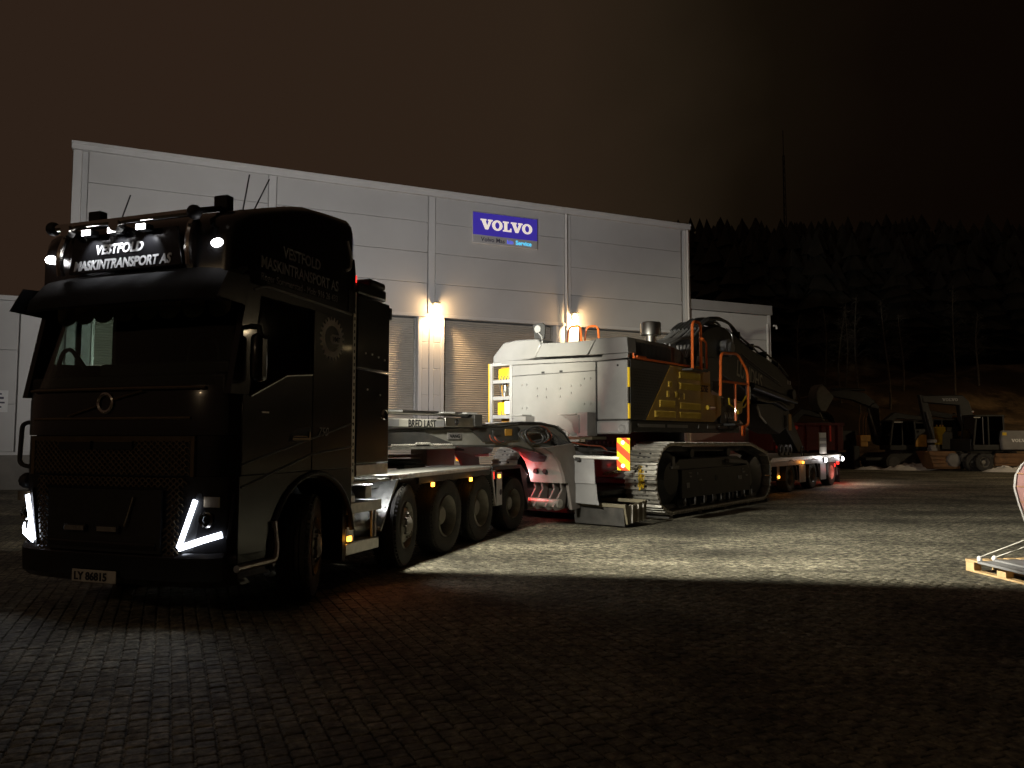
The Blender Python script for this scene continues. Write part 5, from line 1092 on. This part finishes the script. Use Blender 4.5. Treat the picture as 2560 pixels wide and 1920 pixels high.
# shoe: local x along travel, y across, z outwards
sh = MB(); q = pitch/2-.004
sh.box(-q, q, -.325, .325, -.012, .018)
for x in (-q+.012, -.02, q-.055): sh.prism([(x, .018), (x+.045, .018), (x+.034, .062), (x+.011, .062)], 'y', -.325, .325)
shoe = sh.mesh('track_shoe', 'steel', 20)
bl = MB()
for y in (-.11, .11):
    for x in (-.055, .048): bl.cyl((x, y, .017), (x, y, .034), .02, 8)
bl.cyl((.012, 0, .017), (.012, 0, .022), .036, 10)
shoeb = bl.mesh('shoe_bolts', 'ink', 20)
shoe.materials.append(M['ink']); 
bm = bmesh.new(); bm.from_mesh(shoe); n0 = len(bm.faces); bm.from_mesh(shoeb); bm.faces.ensure_lookup_table()
for f in bm.faces[n0:]: f.material_index = 1
bm.to_mesh(shoe); bm.free()
for s in (-1, 1):
    ty = s*1.625
    m = MB(); n = NS
    for i, (p, d) in enumerate(pos):   # link chain
        nn = Vector((d.z, 0, -d.x)); c = p-nn*.05*(-1 if False else 1)
        for y in (-.11, .11):
            a = c-d*pitch*.52; b = c+d*pitch*.52; m.add([v for w in (-.025, .025) for v in ((a+nn*.04+Vector((0, ty+y+w, 0))), (b+nn*.04+Vector((0, ty+y+w, 0))), (b-nn*.05+Vector((0, ty+y+w, 0))), (a-nn*.05+Vector((0, ty+y+w, 0))))], [(0, 1, 2, 3), (7, 6, 5, 4), (0, 4, 5, 1), (1, 5, 6, 2), (2, 6, 7, 3), (3, 7, 4, 0)])
    tr = m.build('track', 'exdark', dig)
    for p, d in pos:
        nn = Vector((-d.z, 0, d.x))
        out_ = nn if (p-Vector((2.4, 0, .85))).dot(nn) > 0 else -nn
        dx = d if d.cross(Vector((0, 1, 0))).dot(out_) < 0 else d
        yv = out_.cross(dx).normalized(); mt = Matrix((dx, yv, out_)).transposed()
        inst(shoe, 'track_shoe', tr, p+Vector((0, ty, 0))+out_*.02, mt.to_euler())
    fr = MB().prism([(.35, .50), (.35, 1.05), (.75, 1.22), (3.6, 1.22), (4.3, 1.05), (4.45, .62), (4.2, .45)], 'y', ty-.20, ty+.20).build('track_frame', 'exdark', dig, .02)
    yo = ty+s*.22
    MB().box(.62, 4.05, min(ty+s*.20, ty+s*.30), max(ty+s*.20, ty+s*.30), .46, 1.02).build('frame_side', 'boom', dig, .01)
    MB().lathe([(.001, s*.30), (.30, s*.30), (.36, s*.26), (.48, s*.20), (.52, s*.10), (.52, -s*.10), (.40, -s*.2)], (.18, ty, .87), 'y', 36).build('drive_sprocket', 'boom', dig)
    MB().lathe([(.001, s*.22), (.20, s*.22), (.40, s*.16), (.45, s*.10), (.45, -s*.10), (.3, -s*.2)], (4.72, ty, .78), 'y', 36).build('idler_wheel', 'exdark', dig)
    for i in range(8): MB().lathe([(.001, s*.27), (.07, s*.27), (.08, s*.20), (.13, s*.18), (.13, -s*.18), (.05, -s*.2)], (.80+i*.47, ty, .40), 'y', 20).build('track_roller', 'exdark', dig)
    for x in (1.3, 3.1): MB().lathe([(.001, s*.2), (.09, s*.2), (.10, -s*.2), (.001, -s*.2)], (x, ty, 1.32), 'y', 16).build('carrier_roller', 'exdark', dig)
    if s < 0:
        for x, z, w_, h_ in ((.92, .86, .10, .03), (.92, .93, .10, .03), (.80, .66, .12, .10), (1.28, .90, .03, .05), (1.35, .78, .13, .03), (3.55, .93, .09, .03), (3.6, .86, .12, .03), (3.35, .72, .18, .08), (3.75, .78, .12, .03)):
            MB().box(x, x+w_, ty-.318, ty-.301, z, z+h_).build('frame_decal', 'bggrey', fr)
        for i in range(9): MB().box(.72+i*.42, .735+i*.42, ty-.325, ty-.30, .32, .47).build('roller_guard', 'bggrey', fr)
        MB().cyl((2.2, ty-.30, .80), (2.2, ty-.31, .80), .06, 14).build('frame_port', 'ink', fr)
        MB().box(.15, .45, ty-.33, ty-.30, 1.05, 1.10).box(.20, .30, ty-.32, ty-.31, 1.10, 1.28).build('corner_bracket', 'bggrey', dig)
        MB().prism([(2.9, 1.18), (3.9, 1.12), (4.05, .95), (3.95, .95), (3.85, 1.05), (2.9, 1.10)], 'y', ty-.30, ty-.20).build('frame_cover', 'bggrey', dig, .01)

# ------------------------------------------------------------------ machines parked along the far edge of the yard
# red tipper body behind the trailer
t = thing('tipper_truck', 'red tipper truck parked behind the rear bogie of the trailer', 'truck', (11.2, 33.2, 0), 8)
MB().box(0, 3.3, 0, 2.3, 1.05, 2.22).build('tipper_body', 'red', t, .03)
for i in range(5): MB().box(.12+i*.72, .20+i*.72, -.06, .0, 1.0, 2.2).build('body_rib', 'red', t)
MB().box(-.02, 3.32, -.08, .02, 2.14, 2.26).build('body_rim', 'red', t); MB().box(.12, .62, -.075, -.062, 1.15, 1.27).build('light_strip', 'redmark', t)
for x in (.03, 2.62): MB().box(x, x+.07, -.075, -.062, 1.45, 2.15).build('white_mark', 'redmark' if x > 1 else 'plate', t)
MB().box(0, 3.2, .3, 2.0, .75, 1.0).build('tipper_chassis', 'chassis', t)
for x in (.7, 2.0): wheel(t, x, .15, .5, .5, .30, -1, 'drive')
MB().cyl((1.1, -.01, 2.05), (1.1, -.03, 2.05), .09, 14).build('filler_cap', 'redmark', t)

def crawler_track(par, x0, x1, y0, y1, h):
    r = h/2; m = MB(); P = arc(x0+r, r, r, 90, 270, 8)+arc(x1-r, r, r, -90, 90, 8); m.prism(P, 'y', y0, y1); tr = m.build('track', 'bgdark', par)
    m = MB(); n = int(2*(x1-x0)/.16)
    q = resample([Vector((a, 0, b)) for a, b in P], n)
    for p, d in q:
        c = p+Vector((0, (y0+y1)/2, 0)); nn = Vector((d.z, 0, -d.x)); w = (y1-y0)/2
        m.add([c+d*a*.05+nn*b*.03+Vector((0, g*w, 0)) for a in (-1, 1) for b in (-1, 1) for g in (-1, 1)], [(0, 1, 3, 2), (4, 6, 7, 5), (0, 4, 5, 1), (2, 3, 7, 6), (0, 2, 6, 4), (1, 5, 7, 3)])
    m.build('track_shoes', 'bgdark', tr, kind='stuff')
    for i in range(5): MB().cyl((x0+r+(x1-x0-2*r)*i/4, y0-.02, r*.9), (x0+r+(x1-x0-2*r)*i/4, y0+.05, r*.9), r*(.75 if i in (0, 4) else .4), 16).build('roller', 'chassis', par)
def cab(par, x0, x1, y0, y1, z0, z1, front=-1, m='bgdark'):
    lean = .18
    a0 = x0+lean if front < 0 else x0; a1 = x1-lean if front > 0 else x1
    b_ = MB().box(x0+.02, x1-.02, y0+.02, y1-.02, z0, z0+.25).build('cab', m, par, .02)
    for y in (y0, y1-.07):
        MB().prism([(x0, z0+.25), (x0+.07, z0+.25), (a0+.07, z1), (a0, z1)], 'y', y, y+.07).build('pillar', m, b_)
        MB().prism([(x1-.07, z0+.25), (x1, z0+.25), (a1, z1), (a1-.07, z1)], 'y', y, y+.07).build('pillar', m, b_)
        xm = (x0+x1)/2; MB().box(xm-.03, xm+.03, y, y+.07, z0+.25, z1).build('pillar', m, b_)
        MB().prism([(x0+.07, z0+.25), (x1-.07, z0+.25), (a1-.07, z1), (a0+.07, z1)], 'y', y+.03, y+.04).build('window', 'glassd', b_)
    MB().prism([(x0+.03, z0+.25), (x0+.04, z0+.25), (a0+.04, z1), (a0+.03, z1)], 'y', y0+.07, y1-.07).build('windscreen', 'glassd', b_)
    MB().box(a0-.04, a1+.04, y0-.02, y1+.02, z1, z1+.09).build('cab_roof', m, b_, .03)
    MB().box(xm-.1, xm+.2, y0+.3, y0+.8, z0+.25, z0+1.0).build('seat', 'seat', b_, .04)
    return b_
def bucket_mesh(par, name, m, prof, y0, y1, th=.03, at=None):
    b = MB(); n = len(prof)
    inner = [(x*.93+prof[n//2][0]*.0+.02, z*.93+.02) for x, z in prof]
    b.loft([[(p[0], y0, p[1]), (p[0], y1, p[1]), (q[0], y1, q[1]), (q[0], y0, q[1])] for p, q in zip(prof, inner)])
    o = b.build(name, m, par, ang=50)
    for y in (y0, y1-th): MB().prism(prof, 'y', y, y+th).build('side_cheek', m, o)
    if at: o.location = at
    return o

# black tracked digger with its bucket raised to the left
t = thing('tracked_excavator', 'dark tracked digger with raised boom and pale bucket lifted high at left', 'excavator', (20.0, 40.0, 0), 4, 'diggers along the far edge of the yard')
crawler_track(t, -1.35, 1.45, -1.25, -.75, .80); crawler_track(t, -1.35, 1.45, .75, 1.25, .80)
MB().box(-.9, .9, -.75, .75, .35, .75).build('undercarriage', 'chassis', t); MB().cyl((0, 0, .75), (0, 0, .98), .6, 24).build('slew_ring', 'chassis', t)
MB().box(-.2, 1.55, -.95, 1.0, .98, 2.05).build('body', 'bgdark', t, .04); MB().prism([(.35, 1.15), (.62, 1.15), (.95, 1.15), (.95, 1.75), (.62, 1.75), (.4, 1.45)], 'y', -.97, -.945).build('side_door', 'bgyel', t)
MB().prism([(1.55, .98), (1.8, 1.05), (1.85, 1.9), (1.55, 2.1)], 'y', -.95, 1.0).build('counterweight', 'bgdark', t, .04)
cb = cab(t, -1.0, .35, -1.0, .05, .98, 2.40); MB().box(-.75, -.3, -1.03, -1.02, 2.36, 2.42).build('roof_lamp', 'plate', cb)
MB().prism([(-.8, 1.2), (-1.05, 1.3), (-1.32, 2.6), (-1.30, 3.30), (-1.05, 3.45), (-.85, 3.25), (-.8, 2.3), (-.5, 1.35)], 'y', .15, .55).build('boom', 'bgdark', t, .03)
MB().prism([(-1.0, 3.5), (-1.3, 3.2), (-2.2, 3.55), (-3.5, 3.78), (-3.6, 4.0), (-2.6, 4.12), (-1.6, 3.95)], 'y', .2, .5).build('stick', 'bgdark', t, .03)
MB().cyl((-1.1, .1, 1.7), (-1.5, .1, 3.1), .07, 12).build('boom_cylinder', 'chassis', t); MB().cyl((-1.5, .35, 4.1), (-3.3, .35, 4.15), .07, 12).build('stick_cylinder', 'bgdark', t)
bucket_mesh(t, 'bucket', 'exlightd', [(0, 0), (-.25, .05), (-.45, .45), (-.5, .95), (-.35, 1.3), (-.15, 1.42), (.25, 1.0), (.45, .75)], -.1, .8, at=(-3.85, 0, 2.95))
MB().tube([(-4.0, .3, 2.95), (-3.85, .3, 2.55), (-3.75, .3, 2.5)], .05, 6).build('bucket_tooth', 'exlightd', t)
ph = MB().box(-2.1, -1.55, -.2, .2, 1.42, 1.74).box(-2.1, -1.70, -.2, .2, 1.15, 1.41).build('quick_hitch_box', 'bgyel', t, .02)
for x in (-2.1, -1.9, -1.75): MB().tube([(x, -.1, 1.74), (x+.02, -.1, 2.5), (x+.25, .1, 2.9)], .025, 6).build('hydraulic_hose', 'rust', t)
MB().box(-2.6, -2.25, -.4, .4, .02, 1.2).build('blade_arm', 'bgdark', t, .06)
MB().box(-2.3, -1.2, -1.0, 1.0, .45, .62).build('front_frame', 'bgdark', t, .03)
# second dark machine's cab half hidden behind it
t = thing('tracked_excavator', 'dark digger cab and engine half hidden behind the rusty bucket arm', 'excavator', (21.9, 42.2, 0), 2, 'diggers along the far edge of the yard')
crawler_track(t, -1.3, 1.5, -1.2, -.7, .8); crawler_track(t, -1.3, 1.5, .7, 1.2, .8); MB().box(-.8, 1.0, -.7, .7, .3, .95).build('undercarriage', 'chassis', t)
MB().box(-.2, 1.7, -.95, 1.0, .95, 1.95).build('body', 'bgdark', t, .05); cab(t, -1.0, .3, -.95, .05, .95, 2.35)
MB().prism([(-.8, 1.2), (-1.1, 1.3), (-1.5, 2.5), (-.8, 3.0), (.6, 2.8), (.6, 2.55), (-.7, 2.65), (-1.0, 2.35), (-.6, 1.4)], 'y', .2, .55).build('boom', 'bgdark', t, .03)
# low dark machines further back close the row
for k, (x, y, rz, lab) in enumerate(((16.3, 41.5, 8, 'dark digger body behind the red tipper, left of the raised bucket'), (24.2, 43.5, -3, 'dark digger hidden between the wheeled digger cab and the yellow topped loader'))):
    t = thing('tracked_excavator', lab, 'excavator', (x, y, 0), rz, 'diggers along the far edge of the yard')
    crawler_track(t, -1.4, 1.5, -1.2, -.7, .8); crawler_track(t, -1.4, 1.5, .7, 1.2, .8); MB().box(-.9, 1.0, -.7, .7, .3, .95).build('undercarriage', 'chassis', t)
    MB().box(-.2, 1.8, -1.0, 1.05, .95, 2.0+.2*k).build('body', 'bgdark', t, .05); cab(t, -1.1, .3, -1.0, .05, .95, 2.35+.2*k)
    MB().prism([(-.8, 1.2), (-1.1, 1.3), (-1.3, 2.6), (-.6, 3.2), (1.0, 2.9), (1.0, 2.6), (-.5, 2.85), (-.9, 2.4), (-.6, 1.4)], 'y', .2, .55).build('boom', 'bgdark', t, .03)
    MB().prism([(.9, 3.0), (1.2, 2.8), (1.9, 1.4), (1.6, 1.3)], 'y', .22, .52).build('stick', 'bgdark', t, .03)
# wheeled digger with grey back
t = thing('wheeled_excavator', 'wheeled digger with grey named counterweight and rust brown bucket resting on the ground', 'excavator', (22.6, 38.0, 0), 0, 'diggers along the far edge of the yard')
MB().box(-.9, 2.7, -.7, .9, .45, .85).build('undercarriage', 'chassis', t, .03)
for x, y in ((-.02, -.95), (-.36, -.72), (-.02, 1.1), (2.3, 1.1)):
    w = wheel(t, x, y, .43, .43, .30, -1 if y < 0 else 1, 'drive')
    m = MB()
    for k in range(18):
        a = 2*math.pi*k/18; m.box(-.03, .03, -.15, .15, .41, .45)
        for i in range(len(m.v)-8, len(m.v)):
            v = m.v[i]; m.v[i] = (v[0]*math.cos(a)-v[2]*math.sin(a), v[1], v[0]*math.sin(a)+v[2]*math.cos(a))
    m.build('tread_blocks', 'rubber', w, kind='stuff')
MB().prism([(.45, .26), (2.75, .26), (2.75, .86), (.5, .86), (.42, .6)], 'y', -1.15, -1.05).build('dozer_blade', 'rust', t, .02)
for z in (.40, .70): MB().box(.48, 2.74, -1.19, -1.15, z, z+.05).build('blade_rib', 'rust', t)
MB().box(-.5, 2.2, -.8, .95, .95, 1.55).build('body', 'bgdark', t, .04)
cw = MB().prism([(.83, 1.02), (2.8, 1.02), (2.85, 1.5), (2.8, 1.95), (.86, 1.95), (.80, 1.5)], 'y', -1.12, .95).build('counterweight', 'bggrey', t, .06)
wordmark(.15, 'wordmark', 'white', cw, (1.27, -1.123, 1.40), X, Z, -Y, .004)
for x in (.86, 2.45): MB().box(x, x+.2, -1.13, -1.115, 1.72, 1.86).build('warning_patch', 'yellow', cw)
cb = cab(t, -.48, 1.05, -1.0, .1, 1.02, 2.62); MB().box(-.42, -.1, -1.03, -1.02, 2.56, 2.6).build('roof_lamp', 'plate', cb)
MB().tube([(.0, -1.03, 1.3), (.0, -1.03, 2.6)], .02, 6).build('grab_bar', 'bggrey', cb); MB().ball((-.38, -.9, 2.86), .05, 10).build('beacon_cap', 'plate', cb)
MB().prism([(.25, 1.5), (.05, 1.5), (-.35, 2.6), (-.4, 3.2), (-2.2, 3.35), (-2.25, 3.7), (-.2, 3.72), (.1, 3.4), (.4, 2.4)], 'y', .15, .50).build('boom', 'bgdark', t, .04)
wordmark(.14, 'wordmark', 'greytext', t, (-1.25, .146, 3.42), X, Z, -Y, .004)
MB().prism([(-2.35, 3.75), (-2.0, 3.7), (-1.75, 2.6), (-1.62, 1.55), (-1.85, 1.5), (-2.15, 2.6)], 'y', .18, .46).build('stick', 'bgdark', t, .03)
MB().cyl((-2.1, .1, 2.9), (-1.75, .1, 1.55), .05, 10).build('bucket_cylinder', 'chassis', t)
MB().cyl((-1.75, .3, 1.52), (-1.75, .3, 1.36), .22, 16).cyl((-1.75, .3, 1.25), (-1.75, .3, 1.10), .18, 16).build('tilt_rotator', 'bggrey', t)
MB().box(-1.9, -1.6, .1, .5, .92, 1.1).build('bucket_hitch', 'bggrey', t, .02)
bk = MB().loft([[(a, y, z) for a, y, z in P] for P in ([(-2.28, -.35, .95), (-.95, -.35, .95), (-.95, .9, .95), (-2.28, .9, .95)], [(-2.16, -.55, .10), (-.85, -.55, .10), (-.85, .4, .06), (-2.16, .4, .06)])]).build('bucket', 'rust', t, .03)
for i in range(4): MB().box(-2.2, -.9, -.46-.04*i, -.40-.04*i, .72-.18*i, .76-.18*i).build('bucket_rib', 'rust', bk)
MB().lathe([(.001, -.6), (.30, -.58), (.36, -.5), (.36, -.40)], (-1.15, 0, .5), 'y', 20).build('bucket_end_plate', 'bggrey', bk)
# pale-roofed loader cab behind
t = thing('wheel_loader', 'loader with yellow topped cab behind the grey counterweight', 'loader', (25.0, 42.5, 0), -6)
MB().box(-.5, 1.4, -.9, .9, .7, 1.7).build('body', 'bgdark', t, .05); cb = cab(t, -.45, 1.0, -.8, .8, 1.7, 2.72, m='bgyel'); MB().box(-.45, .35, -.84, -.82, 1.95, 2.06).build('cab_stripe', 'plate', cb)
for x in (-.6, 1.5): wheel(t, x, -.95, .6, .6, .4, -1, 'drive')
# yellow breaker hammer standing upright
t = thing('hydraulic_breaker', 'yellow hydraulic breaker standing between the bucket and the digger cab', 'breaker', (21.55, 39.0, 0), 0)
MB().prism([(-.18, 2.15), (.28, 2.15), (.30, 1.95), (.12, 1.75), (.10, 1.25), (-.08, 1.25), (-.12, 1.7), (-.2, 1.9)], 'y', -.2, .2).build('breaker_body', 'yellow', t, .02)
MB().cyl((0, 0, .02), (0, 0, 1.25), .07, 12).build('breaker_chisel', 'steel', t)
for x in (-.1, .08, .2): MB().cyl((x, -.1, 2.15), (x, -.1, 2.25), .035, 8).build('bolt_head', 'bgyel', t)

# ------------------------------------------------------------------ pallet with a primed bucket at the right edge
pt = thing('wooden_pallet', 'wooden pallet at the right edge carrying a dull red bucket', 'pallet', (5.75, 8.47, 0), 6.1)
for y in (0, .53, 1.055):
    for x in (0, .35, .70): MB().box(x, x+.10, y, y+.145, .022, .10).build('pallet_block', 'wood', pt, .004)
for x in (0, .35, .70): MB().box(x-.001, x+.101, -.002, 1.202, 0, .021).build('bottom_board', 'wood', pt, .003)
for y in (.0, .53, 1.055): MB().box(0, .8, y, y+.145, .101, .122).build('cross_board', 'wood', pt, .003)
for x in (0, .17, .34, .51, .68): MB().box(x-.002, x+.122, -.003, 1.203, .1225, .144).build('top_board', 'wood', pt, .003)
bkt = thing('digger_bucket', 'dull red primed digger bucket strapped on the wooden pallet', 'bucket', (5.69, 8.36, .146), -4)
prof = [(.50, .03), (.42, .18), (.35, .45), (.27, .72), (.23, .90), (.25, 1.05), (.33, 1.18), (.46, 1.28), (.75, 1.34), (1.2, 1.28), (1.45, 1.0), (1.3, .5), (1.0, .08)]
MB().prism(prof, 'y', .30, .84).build('shell', 'primer', bkt, .012)
for y in (.84,): MB().loft([[(x-.012, y, z), (x-.012, y+.04, z), (x+.03, y+.04, z), (x+.03, y, z)] for x, z in prof[1:9]]).build('grey_edge', 'bggrey', bkt)  # grey strip along the outline at one end of the shell
for k in (3, 4, 5):
    (x0, z0), (x1, z1) = prof[k], prof[k+1]; MB().tube([(x0-.004, .31, z0+.02), (x0-.004, .83, z0+.02)], .008, 6).build('weld_seam', 'rust', bkt)
MB().tube([(.30, .50, 1.15), (.44, .50, 1.28)], .014, 6).build('edge_bar', 'primergrey', bkt)
MB().prism([(-.22, .90), (-.10, .02), (1.1, .0), (1.1, .9), (.2, .95)], 'z', .0, .03).build('cutting_plate', 'exgrey', bkt, .006)
MB().prism([(-.06, .86), (.04, .16), (1.0, .10), (1.0, .80), (.3, .88)], 'z', .031, .06).build('raised_plate', 'exgrey', bkt, .02)
for p in ((-.18, .92, .05), (-.02, .90, .06)): MB().ball(p, .03, 10, (1, 1, 1.3)).build('shackle', 'white', bkt)
for p, q in (((-.18, .90, .08), (.35, .30, .50)), ((-.02, .88, .08), (.36, .30, .42))):
    MB().tube([p, q], .0055, 5).build('tie_strap', 'plate', bkt)

# ------------------------------------------------------------------ street lights beside the yard (their glow shows in the truck's chrome)
def street_lamp(loc, rz, lab, power, col, h=7.5):
    t = thing('street_lamp', lab, 'street lamp', loc, rz, 'yard street lamps')
    MB().cyl((0, 0, 0), (0, 0, h), .09, 12, .05).build('post', 'bggrey', t); MB().tube(bend([(0, 0, h-.05), (.1, 0, h+.2), (1.0, 0, h+.25)], .2), .035, 8).build('arm', 'bggrey', t)
    MB().box(.8, 1.45, -.14, .14, h+.2, h+.33).build('lamp_head', 'bggrey', t, .03); MB().box(.85, 1.4, -.1, .1, h+.17, h+.197).build('lamp_lens', 'warmlamp', t)
    lamp('lamp_light', 'SPOT', t, (1.12, 0, h+.15), power, col, (.1, 0, -1), 165, .6, .12)
street_lamp((-9.5, -7.5, 0), 70, 'sodium street lamp beside the yard entrance behind the viewer', P_STREET, (1, .70, .42))
street_lamp((31.5, 27, 0), 170, 'street lamp at the far right side of the yard', P_YARD, (1, .78, .48))
street_lamp((44, 44, 0), 130, 'sodium street lamp by the hillside beyond the right edge of the yard', 4200, (1, .62, .28), 9)
